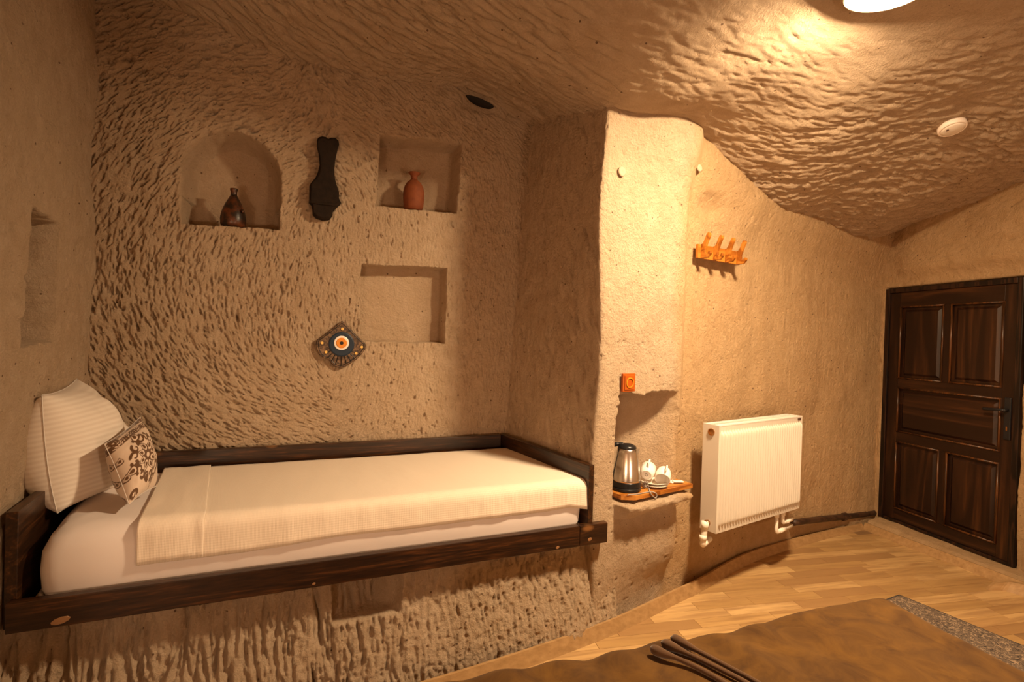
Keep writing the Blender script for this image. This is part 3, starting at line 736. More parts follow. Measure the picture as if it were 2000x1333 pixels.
# pillow and cushion
def cushion(name, TL, TR, BR, BL, th, mat, parent=None, n=44, pinch=.10, bulge=1., pat=None, seed=1, sag=0):
    TL, TR, BR, BL = [np.array(v, float) for v in (TL, TR, BR, BL)]
    g = np.linspace(-1, 1, n); Aa, Bb = np.meshgrid(g, g)
    pa, pb = pinch if isinstance(pinch, tuple) else (pinch, pinch)
    a = Aa*(1-pa*(1-Bb**2)*np.abs(Aa)); b = Bb*(1-pb*(1-Aa**2)*np.abs(Bb))
    w = lambda x: x[..., None]
    base = (TL*w((1-a)*(1+b))+TR*w((1+a)*(1+b))+BR*w((1+a)*(1-b))+BL*w((1-a)*(1-b)))/4
    nv = np.cross(TR-TL, TL-BL); nv /= np.linalg.norm(nv); nv = -nv if False else nv
    prof = (1-Aa**2)**.52*(1-Bb**2)**.52; prof = prof*(1+.10*fnoise(Aa.shape, n*.22, seed, 3))
    prof = prof*(1+sag*(-Bb))
    F_ = base+nv*w(prof*th/2*bulge); K_ = base-nv*w(prof*th/2)
    uv = np.stack([(Aa+1)/2, (Bb+1)/2], -1)
    me1 = gridmesh(name, F_, uv); me2 = gridmesh(name, K_, uv, flip=True)
    bm = bmesh.new(); bm.from_mesh(me1); bm.from_mesh(me2); bmesh.ops.remove_doubles(bm, verts=bm.verts, dist=.0005); bmesh.ops.recalc_face_normals(bm, faces=bm.faces)
    me = bpy.data.meshes.new(name); bm.to_mesh(me); bm.free()
    o = obj(name, me, mat, parent, smooth=True)
    # edge cord
    ring = [base[0, i] for i in range(n)]+[base[i, -1] for i in range(1, n)]+[base[-1, i] for i in range(n-2, -1, -1)]+[base[i, 0] for i in range(n-2, 0, -1)]
    return o, [Vector(p) for p in ring], nv
pl = thing('pillow', 'large white striped pillow standing upright against the head board', 'pillow', (-1.6, 1.9, .755))
def loc3(v): return tuple(Vector(v)-pl.location)
TLp = aty(82, 772, 1.86); TRp = aty(150, 740, 2.22); BRp = aty(222, 962, 2.18); BLp = aty(112, 1003, 1.80)
o, rg, nv = cushion('pillow_cover', loc3(TLp), loc3(TRp), loc3(BRp), loc3(BLp), .35, 'pillow_cloth', pl, pinch=(-.12, .07), sag=.15)
MB().tube(rg+rg[:1], .0018, 6).build('seam', 'piping_cloth', pl, smooth=True)
cu = thing('cushion', 'small beige scatter cushion with dark brown damask pattern', 'cushion', (-1.35, 1.9, .755))
def loc3(v): return tuple(Vector(v)-cu.location)
TLc = aty(204, 868, 1.86); TRc = aty(274, 815, 2.08); BRc = aty(306, 950, 1.98); BLc = aty(252, 986, 1.80)
NC = 150
o, rg, nv = cushion('cushion_cover', loc3(TLc), loc3(TRc), loc3(BRc), loc3(BLc), .15, 'damask_cloth', cu, n=NC, pinch=.06, seed=4)
# damask print stored as an attribute
def damask(uv):
    x = uv[:, 0]*2-1; y = uv[:, 1]*2-1; f = np.zeros(len(x))
    def seg(cx, cy, r0, a0, a1, w, grow=0.):
        nonlocal f
        for k in range(26):
            t = k/25; a = a0+(a1-a0)*t; r = r0*(1-.72*t); px_ = cx+r*np.cos(a); py_ = cy+r*np.sin(a)
            d = np.hypot(x-px_, y-py_); f = np.maximum(f, 1-ss(d, w*(1-.55*t)*.75, w*(1-.55*t)))
    def drop(cx, cy, a, L, w, hollow=True):
        nonlocal f
        c, s_ = math.cos(a), math.sin(a); p = ((x-cx)*c+(y-cy)*s_)/L; q = (-(x-cx)*s_+(y-cy)*c)/w
        d = np.sqrt(p*p+(q/np.clip(1.05-p*.8, .1, 2))**2); f = np.maximum(f, 1-ss(d, .9, 1.0))
        if hollow: f = f*(1-(1-ss(np.abs(d-.55), .10, .16)))
    def medal(cx, cy, s_):
        nonlocal f
        for k in range(8):
            a = k*math.pi/4+.2; drop(cx+.25*s_*math.cos(a), cy+.25*s_*math.sin(a), a, .17*s_, .09*s_)
        for k in range(8):
            a = k*math.pi/4+.2+math.pi/8
            for sg in (1, -1): seg(cx+.48*s_*math.cos(a+sg*.17), cy+.48*s_*math.sin(a+sg*.17), .13*s_, a, a+sg*5., .05*s_)
        for k in range(4):
            a = k*math.pi/2+.2; drop(cx+.66*s_*math.cos(a), cy+.66*s_*math.sin(a), a, .17*s_, .11*s_)
        d = np.hypot(x-cx, y-cy); f = np.maximum(f, 1-ss(np.abs(d-.09*s_), .02*s_, .035*s_))
    medal(-.10, -.08, 1.12)
    for k in range(12):
        a = k*math.pi/6; drop(.62*math.cos(a), -.10+.62*math.sin(a), a, .10, .055, False)
    for cx, cy in ((-.86, .86), (-.86, -.86), (.86, -.86)): seg(cx, cy, .13, 0, 6.5, .06)
    for cy in (-.3, .25): drop(-.95, cy, math.pi/2, .12, .06)
    for c_, w0, sgn in ((.80, .10, 1), (1.0, .06, 1)):
        band = np.abs(y-(c_-.10*x*x)); lace = (np.sin(x*34+3*np.sin(y*20))*np.sin(y*48+2*np.sin(x*22)) > -.35)
        f = np.maximum(f, (1-ss(band, w0-.015, w0))*lace)
    band = np.abs(x-(.86-.06*y*y)); lace = (np.sin(y*34+3*np.sin(x*20))*np.sin(x*48+2*np.sin(y*22)) > -.35)
    f = np.maximum(f, (1-ss(band, .075, .09))*lace)
    return f
me = o.data; uvl = np.zeros(len(me.loops)*2, np.float32); me.uv_layers.active.data.foreach_get('uv', uvl)
vi = np.zeros(len(me.loops), np.int32); me.loops.foreach_get('vertex_index', vi); uvv = np.zeros((len(me.vertices), 2)); uvv[vi] = uvl.reshape(-1, 2)
at_ = me.attributes.new('damask', 'FLOAT', 'POINT'); at_.data.foreach_set('value', damask(uvv).astype(np.float32))
MB().tube(rg+rg[:1], .0015, 6).build('seam', 'piping_cloth', cu, smooth=True)

# ------------------------------------------------------------------ things on the back wall
def onback(px, py, h=0):
    u, z = wb(px, py); return Vector((PB[0]+u*math.cos(BA)+h*math.sin(BA), PB[1]+u*math.sin(BA)-h*math.cos(BA), z))
def lathe_obj(t, name, prof, mat, n=36): return MB().lathe(prof, n).build(name, mat, t, smooth=True)
# dark jug in the arched niche
def niche_floor_z(poly): return (poly[0][1]+poly[1][1])/2
u0_, _ = wb(452, 435)
pj = Vector((PB[0]+u0_*math.cos(BA)-.075*math.sin(BA), PB[1]+u0_*math.sin(BA)+.075*math.cos(BA), niche_floor_z(arch)+.003))
jug = thing('clay_jug', 'dark brown glazed clay jug with narrow neck in the arched niche', 'jug', pj)
k = .228/.33
body = [(.030, 0), (.058, .004), (.066, .02), (.068, .055), (.062, .09), (.050, .125), (.036, .155), (.024, .178), (.018, .19)]
lathe_obj(jug, 'body', body, 'dark_glaze')
lathe_obj(jug, 'neck', [(.018, .189), (.0165, .20), (.017, .212), (.021, .222), (.021, .230), (.016, .231), (.012, .225), (.012, .20)], 'dark_glaze')
jug.scale = (.88, .88, .88)
MB().lathe([(.001, 0), (.012, .002), (.010, .010), (.001, .013)], 12, Matrix.Translation((.060, -.02, .095)) @ Matrix.Rotation(1.4, 4, 'Y')).build('knob', 'dark_glaze', jug, smooth=True)
# terracotta vase
u0_, _ = wb(811, 405)
pv = Vector((PB[0]+u0_*math.cos(BA)-.05*math.sin(BA), PB[1]+u0_*math.sin(BA)+.05*math.cos(BA), niche_floor_z(sq1)+.004))
vas = thing('terracotta_vase', 'orange terracotta vase with flared lip in the upper square niche', 'vase', pv)
lathe_obj(vas, 'body', [(.038, 0), (.050, .004), (.056, .025), (.060, .07), (.060, .105), (.054, .135), (.040, .160), (.026, .172), (.020, .178)], 'terracotta')
lathe_obj(vas, 'neck', [(.020, .177), (.018, .19), (.021, .203), (.033, .212), (.034, .218), (.026, .220), (.014, .214), (.014, .19)], 'terracotta')
# dark hanging ornament (strap-like) with forked top
oz = onback(634, 352, .012); orn = thing('wall_ornament', 'long black carved wooden ornament with a forked top hanging on the rock', 'ornament', oz, BA)
def zo(pts, px0, py0, sc, ox=0, oy=0):   # zoomed-crop pixels -> local metres on the wall
    out = []
    for x, y in pts:
        u, z = wb(ox+x/sc, oy+y/sc); uo, zo_ = wb(px0, py0); out.append((u-uo, z-zo_))
    return out
outline = [(150, 1200), (200, 1250), (290, 1278), (390, 1270), (425, 1225), (440, 1160), (480, 1110), (552, 1045), (545, 1010), (527, 985), (527, 880), (490, 770), (465, 660), (462, 540), (475, 420), (500, 300), (527, 200), (520, 140), (470, 100), (410, 97), (375, 115), (340, 90), (290, 78), (230, 95), (210, 140), (215, 230), (240, 330), (250, 480), (225, 590), (190, 670), (120, 755), (103, 790), (100, 1030), (130, 1060), (145, 1120)]
ol = zo(outline, 634, 352, 7.4, 590, 260)
mb = MB(); mb.prism(ol, -.036, 0, .013); mb.build('body', 'dark_leather', orn, smooth=False, bevel=.003)
bd = zo([(98, 1040), (300, 1072), (480, 1092), (552, 1050), (552, 1020), (480, 1050), (300, 1040), (98, 1012)], 634, 352, 7.4, 590, 260)
MB().prism(bd, -.044, -.02, .004).build('band', 'dark_leather', orn, bevel=.003)
for c_ in ((300, 290), (385, 290)):
    rl = zo([(c_[0]-50, 480), (c_[0]+50, 480), (c_[0]+70, 200), (c_[0]+20, 130), (c_[0]-30, 130), (c_[0]-80, 200)], 634, 352, 7.4, 590, 260)
    MB().prism(rl, -.034, -.02, .010).build('carved_lobe', 'dark_leather', orn, bevel=.003)
st_ = zo([(200, 1195), (300, 1215)], 634, 352, 7.4, 590, 260)
MB().lathe([(.001, 0), (.004, .001), (.001, .005)], 10, Matrix.Translation((st_[1][0], -.028, st_[1][1])) @ Matrix.Rotation(math.pi/2, 4, 'X')).build('stud', 'grille_white', orn)
# evil-eye plaque
ez = onback(665, 672, .010); eye = thing('evil_eye_plaque', 'brown fan shaped clay wall plaque with blue and orange evil eye', 'plaque', ez, BA)
po = [(735, 255), (840, 345), (960, 480), (1080, 590), (1185, 695), (1165, 790), (1090, 890), (990, 985), (880, 1055), (790, 1110), (690, 1135), (600, 1105), (530, 1040), (480, 968), (400, 950), (320, 890), (270, 800), (250, 700), (265, 610), (400, 520), (520, 430), (640, 335)]
pe = zo(po[::-1], 665, 672, 9.52, 590, 600)
MB().prism(pe[::-1], -.016, 0, .004).build('plate', 'plaque_clay', eye, bevel=.002)
def ez2(x, y): return zo([(x, y)], 665, 672, 9.52, 590, 600)[0]
def disc(name, x, y, rpx, y0, th, mat, parent=eye, n=44, dome_=0):
    c = ez2(x, y); r = rpx/9.52*.00275
    M = Matrix.Translation((c[0], y0, c[1])) @ Matrix.Rotation(math.pi/2, 4, 'X')
    return MB().lathe([(r, 0), (r, th*.7), (r*.9, th), (.001, th+dome_)], n, M).build(name, mat, parent, smooth=False)
disc('blue_disc', 728, 690, 225, -.014, .008, 'eye_blue'); disc('white_ring', 725, 667, 132, -.021, .005, 'eye_white'); disc('orange_disc', 725, 667, 96, -.025, .004, 'eye_orange'); disc('pupil', 725, 668, 32, -.028, .003, 'eye_black')
for x, y in ((742, 410), (366, 666), (440, 836), (1098, 742), (994, 858)):
    g_ = disc('gold_stud', x, y, 26, -.014, .006, 'gold'); g_['label'] = 'gold ringed stud'
for a_ in range(-4, 5):
    a = -math.pi/2+a_*.25; c = ez2(728, 690); r0, r1 = .066, .118-.006*abs(a_)
    MB().tube([(c[0]+r0*math.cos(a), -.017, c[1]+r0*math.sin(a)), (c[0]+r1*math.cos(a), -.017, c[1]+r1*math.sin(a))], .0022, 6).build('ridge', 'eye_black', eye)
rim = [(x, -.016, z) for x, z in [((p[0])*.90, (p[1])*.90) for p in pe]]
MB().tube(rim+rim[:1], .002, 6).build('inner_rim', 'eye_black', eye)
a0, a1 = ez2(738, 90), ez2(738, 330); MB().tube([(a0[0], -.003, a0[1]), (a0[0]-.002, -.006, (a0[1]+a1[1])/2), (a1[0], -.018, a1[1])], .0014, 6).build('hanging_string', 'string', eye)

# ------------------------------------------------------------------ right wall things
def onright(px, py, h=0): return Vector(zr(px, py, h))
# socket
so = onright(1222, 747, .014); sk = thing('wall_socket', 'orange wood-look electric socket on the rock pillar above the niche', 'socket', so, RA)
MB().box(-.043, .043, -.010, .004, -.045, .045).build('plate', 'socket_orange', sk, bevel=.003)
MB().box(-.033, .033, -.014, -.009, -.035, .035).build('frame', 'socket_orange', sk, bevel=.002)
RX = Matrix.Rotation(math.pi/2, 4, 'X')
MB().lathe([(.026, 0), (.026, .004), (.021, .005), (.020, -.004), (.001, -.004)], 28, Matrix.Translation((0, -.013, 0)) @ RX).build('receptacle', 'socket_amber', sk)
for x in (-.009, .009): MB().lathe([(.003, 0), (.003, .003), (.001, .003)], 10, Matrix.Translation((x, -.0105, 0)) @ RX).build('pin_hole', 'socket_dark', sk)
# coat rack
c0 = onright(1366, 486, 0); u0c, z0c = wr_(1372, 485); HH = -.045
org = Vector((E0.x+u0c*.832+HH*.555, E0.y+u0c*.555-HH*.832, z0c))
rk = thing('coat_rack', 'orange varnished wooden coat rack with four hooks on the rock wall', 'coat rack', org, RA)
RL = .40
MB().box(0, RL, -.018, 0, -.05, .028).build('back_board', 'rack_wood', rk, bevel=.002)
hk = [(0, -.05), (-.046, -.05), (-.064, -.030), (-.062, -.016), (-.052, -.014), (-.044, -.028), (-.030, -.022), (-.028, .0), (-.040, .035), (-.056, .072), (-.055, .086), (-.044, .090), (-.036, .082), (-.020, .045), (-.010, .03), (0, .03)]
for i in range(4):
    x = .022+i*(RL-.06)/3; mb = MB(); n = len(hk); vs = [(x+dx, y-.016, z) for dx in (0, .018) for y, z in hk]
    mb.add(vs, [tuple(range(n)), tuple(range(2*n-1, n-1, -1))]+[(j, (j+1) % n, n+(j+1) % n, n+j) for j in range(n)])
    mb.build('hook', 'rack_wood', rk, bevel=.002)
for x in (.05, .30): MB().lathe([(.005, 0), (.005, .002), (.001, .003)], 10, Matrix.Translation((x, -.018, -.01)) @ RX).build('screw', 'black_metal', rk)
# radiator
RO = Vector((1.13, 2.75, .39)); rad = thing('radiator', 'white ribbed panel radiator mounted low on the rock wall', 'radiator', RO, RA)
RLn, RH, RD = .855, .585, .10
nxr, nzr = 34*10+1, 46; X, Z = np.meshgrid(np.linspace(0.0, RLn, nxr), np.linspace(0, RH, nzr))
zz = np.linspace(0, RH, nzr).copy(); 
Zl = np.concatenate([[0, .03, .034, .038, .042, .046, .05], np.linspace(.06, RH-.06, 30), [RH-.05, RH-.046, RH-.042, RH-.038, RH-.034, RH-.03, RH]]); X, Z = np.meshgrid(np.linspace(0, RLn, nxr), Zl)
rib = (.5+.5*np.cos(2*np.pi*(X-.01)/(RLn-.02)*33+np.pi))**.5; msk = ss(Z, .03, .055)*ss(RH-Z, .03, .055)*((X > .01) & (X < RLn-.01))
Yr = -.017*rib*msk+.004*(msk > 0)*0
P = np.stack([X, Yr, Z], -1); fp = obj('front_panel', gridmesh('front_panel', P), 'radiator_white', rad, smooth=True)
MB().box(0, RLn, .0045, .012, .002, RH-.002).build('front_backing', 'radiator_white', rad)
MB().box(-.004, 0, -.002, RD, 0, RH).build('side_panel', 'radiator_white', rad, bevel=.0015)
MB().box(RLn, RLn+.004, -.002, RD, 0, RH).build('side_panel', 'radiator_white', rad, bevel=.0015)
MB().box(0, RLn, RD-.010, RD, .0, RH).build('rear_panel', 'radiator_white', rad, bevel=.002)
tg = thing('tmp', '', '') if False else None
top = MB(); top.box(0, RLn, -.001, .030, RH-.006, RH); top.box(0, RLn, RD-.030, RD, RH-.006, RH); top.build('top_grille', 'grille_white', rad)
gl = MB()
for i in range(40): x = .01+i*(RLn-.02)/39; gl.box(x-.002, x+.002, .030, RD-.030, RH-.006, RH-.002)
gl = gl.build('grille_slats', 'grille_white', rad); gl['kind'] = 'stuff'
MB().box(0.005, RLn-.005, .04, .06, .03, RH-.03).build('water_channel', 'grille_white', rad)
RYm = Matrix.Rotation(-math.pi/2, 4, 'Y')
p_ = MB().lathe([(.020, 0), (.020, .006), (.014, .008), (.014, .004), (.001, .006)], 20, Matrix.Translation((-.004, .045, RH-.042)) @ RYm).build('vent_plug', 'bronze', rad); p_['label'] = 'bronze screw plug'
p_ = MB().box(RLn-.05, RLn-.012, -.003, 0, RH-.024, RH-.012).build('maker_badge', 'label_dark', rad); p_['label'] = 'small dark badge'
MB().tube([(-.004, .05, .045), (-.022, .05, .045)], .016, 12).build('valve_nut', 'bronze', rad, smooth=True)
MB().tube(smooth_path([(-.018, .052, .05), (-.026, .054, .0), (-.032, .056, -.05), (-.028, .06, -.072), (.0, .065, -.072), (.05, .07, -.058)], 6), .0155, 12).build('valve_pipe', 'pipe_white', rad, smooth=True)
MB().tube([(-.024, .052, .055), (-.026, .054, .015)], .020, 12).build('valve_body', 'pipe_white', rad, smooth=True)
MB().tube([(-.033, .056, -.045), (-.031, .057, -.02)], .020, 12).build('pipe_coupling', 'pipe_white', rad, smooth=True)
for (x, zb_, xe) in ((RLn-.20, -.125, RLn+.01), (RLn-.13, -.078, RLn+.02)):
    MB().tube([(x, .03, .01), (x, .03, zb_+.02), (x+.002, .03, zb_+.006), (x+.012, .03, zb_), (x+.03, .03, zb_), (xe, .045, zb_)], .011, 12).build('supply_pipe', 'pipe_white', rad, smooth=True)
    MB().tube([(x+.04, .031, zb_), (x+.12, .038, zb_)], .0135, 12).build('pipe_coupling', 'pipe_white', rad, smooth=True)
    MB().tube([(x, .03, .0), (x, .03, -.03)], .015, 12).build('pipe_nut', 'pipe_white', rad, smooth=True)
MB().tube([(RLn-.13, .06, -.03), (RLn+.03, .075, -.032)], .010, 10).build('bracket', 'pipe_white', rad)

# door
dr = struct(thing('door_1', 'dark brown panelled wooden door', 'door', (DOORP[0], DOORP[1], .065), DA))
del dr['category']; dr.name = 'door_1'
DW, DH = .94, 1.825; FW = .035
for nm, bx, mt in (('frame_post', (0, FW, -.02, .04, 0, DH), 'door_frame_wood'), ('frame_post', (DW-FW, DW, -.02, .04, 0, DH), 'door_frame_wood'), ('frame_head', (FW, DW-FW, -.02, .04, DH-FW, DH), 'door_frame_wood'), ('frame_sill', (FW, DW-FW, -.02, .04, 0, .02), 'door_frame_wood')):
    MB().box(*bx).build(nm, mt, dr, bevel=.003)
pn = [(.12, .45, 1.12, 1.68, 2), (.50, .83, 1.12, 1.68, 2), (.12, .83, .705, 1.05, 0), (.12, .45, .105, .63, 2), (.50, .83, .105, .63, 2)]
LY = -.005
def rail(x0, x1, z0, z1, cross): MB().box(x0, x1, LY, LY+.038, z0, z1).build('rail' if cross else 'stile', 'door_wood_cross' if cross else 'door_wood', dr, bevel=.002)
rail(FW, .12, .02, DH-FW, 0); rail(.83, DW-FW, .02, DH-FW, 0)
rail(.12, .83, 1.68, DH-FW, 1); rail(.12, .83, 1.05, 1.12, 1); rail(.12, .83, .63, .705, 1); rail(.12, .83, .02, .105, 1)
rail(.45, .50, 1.12, 1.68, 0); rail(.45, .50, .105, .63, 0)
for x0, x1, z0, z1, ax in pn:
    mt = 'door_wood' if ax == 2 else 'door_wood_cross'
    mb = MB(); y = LY+.016; i1, i2 = .028, .045
    vs = [(x0, y, z0), (x1, y, z0), (x1, y, z1), (x0, y, z1)]
    vs += [(x0+i1, y, z0+i1), (x1-i1, y, z0+i1), (x1-i1, y, z1-i1), (x0+i1, y, z1-i1)]
    vs += [(x0+i2, y-.012, z0+i2), (x1-i2, y-.012, z0+i2), (x1-i2, y-.012, z1-i2), (x0+i2, y-.012, z1-i2)]
    fs = [(8, 9, 10, 11)]
    for k in (0, 4):
        for j in range(4): fs.append((k+j, k+(j+1) % 4, k+4+(j+1) % 4, k+4+j))
    mb.add(vs, fs); mb.build('raised_panel', mt, dr)
    def mold(pts): MB().tube(pts, .007, 8).build('moulding', 'moulding_wood', dr, smooth=True)
    yy = LY-.001; mold([(x0+.004, yy, z0), (x0+.004, yy, z1)]); mold([(x1-.004, yy, z0), (x1-.004, yy, z1)]); mold([(x0, yy, z0+.004), (x1, yy, z0+.004)]); mold([(x0, yy, z1-.004), (x1, yy, z1-.004)])
hp = MB().box(.852, .892, LY-.010, LY, .79, 1.06).build('handle_plate', 'black_metal', dr, bevel=.005); hp['label'] = 'black handle plate'
MB().tube([(.872, LY-.008, .98), (.872, LY-.045, .98)], .010, 12).build('handle_neck', 'black_metal', hp, smooth=True)
MB().tube(smooth_path([(.876, LY-.045, .98), (.84, LY-.050, .980), (.76, LY-.048, .974)], 6), .009, 12).build('lever', 'black_metal', hp, smooth=True)
MB().box(.868, .876, LY-.012, LY-.009, .85, .875).build('keyhole', 'bronze', hp)

# ------------------------------------------------------------------ shelf in the niche with tea things
SZ = .660
shf = thing('niche_shelf', 'orange varnished wooden shelf board lying on the rock ledge', 'shelf', (E0.x, E0.y, SZ), RA)
mb = MB(); pg_ = [(.165, .12), (.165, -.015), (.225, -.056), (.665, -.056), (.665, .07), (.45, .12)]; n = len(pg_)
mb.add([(x, y, z) for z in (-.024, 0) for x, y in pg_], [tuple(range(n-1, -1, -1)), tuple(range(n, 2*n))]+[(j, (j+1) % n, n+(j+1) % n, n+j) for j in range(n)])
mb.build('board', 'shelf_wood', shf, bevel=.002)
MB().box(.40, .55, -.058, -.0565, -.020, -.006).build('edge_patch', 'shelf_wood', shf)
def onshelf(s, h, z=0): return Vector((E0.x+s*.832+h*.555, E0.y+s*.555-h*.832, SZ+z))
kt = thing('electric_kettle', 'brushed steel electric kettle with black lid and base on the niche shelf', 'kettle', onshelf(.262, -.045, .001), RA-.75)
MB().lathe([(.066, 0), (.074, .003), (.074, .014), (.068, .018)], 40).build('power_base', 'black_plastic', kt, smooth=False)
MB().lathe([(.070, .018), (.071, .020), (.071, .044), (.069, .046)], 40).build('band', 'black_plastic', kt)
MB().lathe([(.0705, .046), (.0705, .055), (.067, .10), (.060, .15), (.052, .19), (.047, .208), (.044, .21)], 48).build('body', 'brushed_steel', kt, smooth=True)
MB().lathe([(.046, .209), (.047, .213), (.042, .222), (.026, .230), (.010, .233), (.001, .233)], 36).build('lid', 'black_plastic', kt, smooth=True)
MB().tube(smooth_path([(-.02, 0, .229), (-.05, .0, .226), (-.085, 0, .212), (-.098, 0, .18), (-.096, 0, .13), (-.082, 0, .07), (-.066, 0, .05)], 6), [.008]*6+[.011]*31, 10).build('handle', 'black_plastic', kt, smooth=True)
mb = MB(); pts = [(.040, -.022, .205), (.068, 0, .206), (.040, .022, .205), (.056, 0, .135), (.050, -.016, .17), (.050, .016, .17)]
mb.add(pts, [(0, 1, 4), (1, 3, 4), (1, 2, 5), (1, 5, 3), (0, 2, 1), (0, 4, 3, 5, 2)]); mb.build('spout', 'brushed_steel', kt, rot=(0, 0, .35))
cb = MB().tube(smooth_path([onshelf(.19, .035, .004), onshelf(.24, .05, .004), onshelf(.30, .052, .004), onshelf(.34, .054, .002), onshelf(.365, .0605, -.008), onshelf(.372, .061, -.022), onshelf(.36, .0615, -.030), onshelf(.335, .0605, -.012), onshelf(.325, .058, .003), onshelf(.35, .03, .004), onshelf(.37, .012, .004)], 6), .0028, 8).build('power_cord', 'cable_grey', smooth=True)
tag(cb, 'thin grey power cord looping over the shelf edge by the kettle', 'cord')
ctr = onshelf(.435, -.012)
for k in range(2):
    t = thing('saucer', ['cream saucer lying directly on the niche shelf, under another saucer', 'cream saucer stacked on top, carrying the two cups'][k], 'saucer', ctr+Vector((0, 0, .001+k*.013)), 0, 'saucers on the niche shelf')
    MB().lathe([(.001, .002), (.036, 0), (.040, .004), (.070, .013), (.071, .016), (.068, .016), (.038, .008), (.001, .006)], 40).build('dish', 'saucer_ceramic', t, smooth=True)
def mug(label, loc, M):
    t = thing('cup', label, 'cup', loc, 0, 'white cups on the niche shelf'); t.rotation_euler = M.to_euler()
    MB().lathe([(.022, .002), (.024, 0), (.026, .001), (.034, .012), (.038, .035), (.039, .075), (.0375, .076), (.036, .074), (.035, .035), (.030, .014), (.001, .008)], 36, close=False).add([], []).build('bowl', 'ceramic', t, smooth=True)
    MB().lathe([(.001, .003), (.023, .003), (.023, .006), (.001, .006)], 30).build('foot', 'ceramic', t)
    MB().tube(smooth_path([(.036, 0, .060), (.056, 0, .062), (.064, 0, .045), (.056, 0, .026), (.035, 0, .020)], 6), .0045, 8).build('handle', 'ceramic', t, smooth=True)
    return t
tocam = -(ctr.normalized()); tocam.z = 0; tocam.normalize(); rt = Vector((-tocam.y, tocam.x, 0))
def basis(z, x):
    z = z.normalized(); y = z.cross(x).normalized(); x = y.cross(z); return Matrix((x, y, z)).transposed()
up = Vector((0, 0, 1))
m1 = mug('white cup lying on its side with its foot facing the room, beside the kettle', ctr+Vector((0, 0, .064))-rt*.040+tocam*.040, basis((-tocam+rt*.15+up*.30), up+rt*.15))
MB().lathe([(.006, .0030), (.006, .0024), (.009, .0024), (.009, .0030)], 20, close=False).build('foot_mark', 'cable_grey', m1)
m2 = mug('white cup tipped mouth towards the room, on the side away from the kettle', ctr+Vector((0, 0, .084))+rt*.050-tocam*.030, basis((tocam-rt*.15-up*.55), up+rt*.3))
for k, (s_, h_, a_, mt) in enumerate(((.585, -.015, .2, 'paper'), (.60, .010, -.5, 'paper'), (.555, -.03, .8, 'paper_red'))):
    o = MB().box(-.028, .028, -.016, .016, 0, .005).build('sugar_sachet', mt, loc=onshelf(s_, h_, .001+.0055*(k == 1)*0+.0*k), rot=(0, 0, RA+a_), bevel=.002)
    tag(o, ['white paper sachet flat at the rear right end of the niche shelf', 'white paper sachet nearest the front edge of the niche shelf', 'reddish paper sachet between saucers and white sachets on the shelf'][k], 'sachet', 'sachets on the niche shelf')
    if k == 1: o.location.z += .0055
tb = thing('plug_bundle', 'small dark tangle of cord and ties between kettle and saucers', 'cord bundle', onshelf(.352, .005, .004))
r_ = random.Random(3); pts = [(r_.uniform(-.012, .012), r_.uniform(-.012, .012), r_.uniform(0, .04)) for _ in range(14)]
MB().tube(smooth_path(pts, 5), .0025, 6).build('coiled_cord', 'cable_grey', tb, smooth=True)

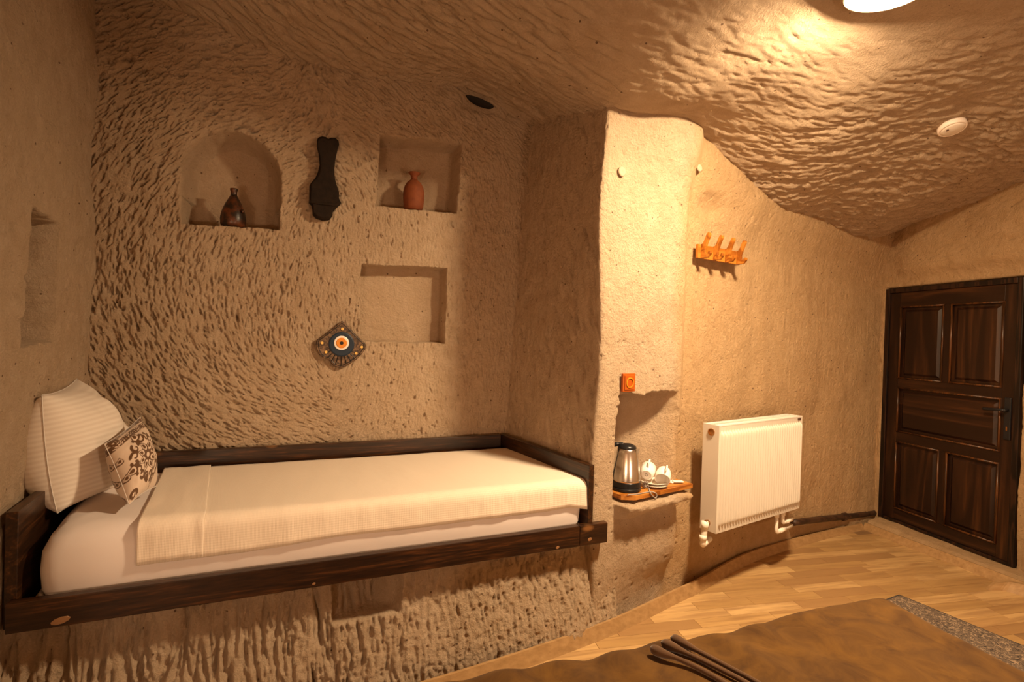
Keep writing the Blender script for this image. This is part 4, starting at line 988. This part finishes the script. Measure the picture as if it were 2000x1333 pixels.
# ------------------------------------------------------------------ foreground double bed and rug
K = atz(1727, 1181, .54); BU = Vector((-.948, -.319, 0)); BV = Vector((.319, -.948, 0)); BU.normalize(); BV.normalize()
bb = thing('double_bed', 'double bed corner under a brown velvet cover in the foreground', 'bed', (K.x, K.y, 0))
BL_, BW_ = 1.66, 2.0
def cover():
    r = .05; du = .42; nu = 210; nv = 230
    us = np.linspace(-du, BL_+du, nu); vs = np.linspace(-du, BW_+du, nv); U, V = np.meshgrid(us, vs)
    cu_ = np.clip(U, 0, BL_); cv = np.clip(V, 0, BW_); eu = U-cu_; ev = V-cv; e = np.hypot(eu, ev)+1e-9
    th_ = np.clip(e/r, 0, math.pi/2); ex = np.maximum(0, e-math.pi*r/2)
    out = r*np.sin(th_)+.04*ex; dz = r*(1-np.cos(th_))+ex; ku = eu/e; kv = ev/e
    nf = fnoise(U.shape, 40, 141, 4); nf2 = fnoise(U.shape, 12, 142, 3)
    wav = .016*np.sin(U*26)*(ex > 0)*np.minimum(1, ex/.1)*(np.abs(ev) > 0)+.016*np.sin(V*26)*(ex > 0)*np.minimum(1, ex/.1)*(np.abs(eu) > 0)
    H = .012*nf+.003*nf2
    H += .026*np.exp(-((U-.22)/.25)**2-((V-.05)/.22)**2)+.018*np.exp(-((U-.9)/.12)**2-((V-.1)/.3)**2)
    H += .005*np.sin(U*38+V*9)*np.exp(-(V/.22)**2)*ss(U, .35, .6)
    X = K.x+BU.x*(cu_+ku*(out+wav)+0)+BV.x*(cv+kv*(out+wav)); Y = K.y+BU.y*(cu_+ku*(out+wav))+BV.y*(cv+kv*(out+wav))
    Z = .54+H*np.clip(1-ex/.1, 0, 1)-dz
    Z = np.maximum(Z, .006)
    uv = np.stack([U, V], -1); P = np.stack([X-K.x, Y-K.y, Z], -1)
    o = obj('bed_cover', gridmesh('bed_cover', P, uv), 'brown_cloth', bb, smooth=True); o['label'] = 'brown velvet cover'
cover()
mb = MB(); pts = [K+BU*.02+BV*.02, K+BU*(BL_-.02)+BV*.02, K+BU*(BL_-.02)+BV*(BW_-.02), K+BU*.02+BV*(BW_-.02)]
mb.add([(p.x-K.x, p.y-K.y, z) for z in (.06, .50) for p in pts], [(3, 2, 1, 0), (4, 5, 6, 7), (0, 1, 5, 4), (1, 2, 6, 5), (2, 3, 7, 6), (3, 0, 4, 7)]); mb.build('mattress', 'mattress_cloth', bb)
rolls = [[(1270, 1266), (1292, 1276), (1325, 1288), (1375, 1312), (1430, 1345), (1500, 1400)], [(1291, 1255), (1315, 1265), (1350, 1281), (1410, 1310), (1465, 1340), (1540, 1395)], [(1310, 1246), (1332, 1256), (1368, 1275), (1425, 1305), (1485, 1338), (1570, 1395)]]
for k, rl in enumerate(rolls):
    p3 = [atz(x, y, .566-.004*(i == 0)) for i, (x, y) in enumerate(rl)]
    sp_ = smooth_path([p-Vector((K.x, K.y, 0)) for p in p3], 7); n = len(sp_)
    R = [max(.0015, .0135*math.sin(min(1, (i+.4)/3.5)*math.pi/2)) if i < 7 else max(.0065, .0135-.0010*(i-6)) for i in range(n)]
    MB().tube(sp_, R, 12).build('cloth_roll', 'roll_cloth', bb, smooth=True)['label'] = 'rolled brown cloth cord'
rg0 = Vector((2.26, 2.915)); rdx = Vector((-.89, -.45)).normalized(); rdy = Vector((.45, -.89)).normalized()
rug = thing('rug', 'grey and black speckled woven rug beside the brown bed on the laminate', 'rug', (rg0.x, rg0.y, 0))
a = math.atan2(rdy.y, rdy.x)
MB().box(0, 1.7, -.8, 0, .001, .009).build('pile', 'rug_weave', rug, rot=(0, 0, a), bevel=.002)
MB().box(-.006, 1.706, -.0, .008, .001, .008).build('edge_binding', 'rug_border', rug, rot=(0, 0, a))
MB().box(-.008, 0, -.8, .008, .001, .008).build('edge_binding', 'rug_border', rug, rot=(0, 0, a))

print('TRIS', sum(len(o.data.polygons)*2 for o in bpy.data.objects if o.type == 'MESH'))
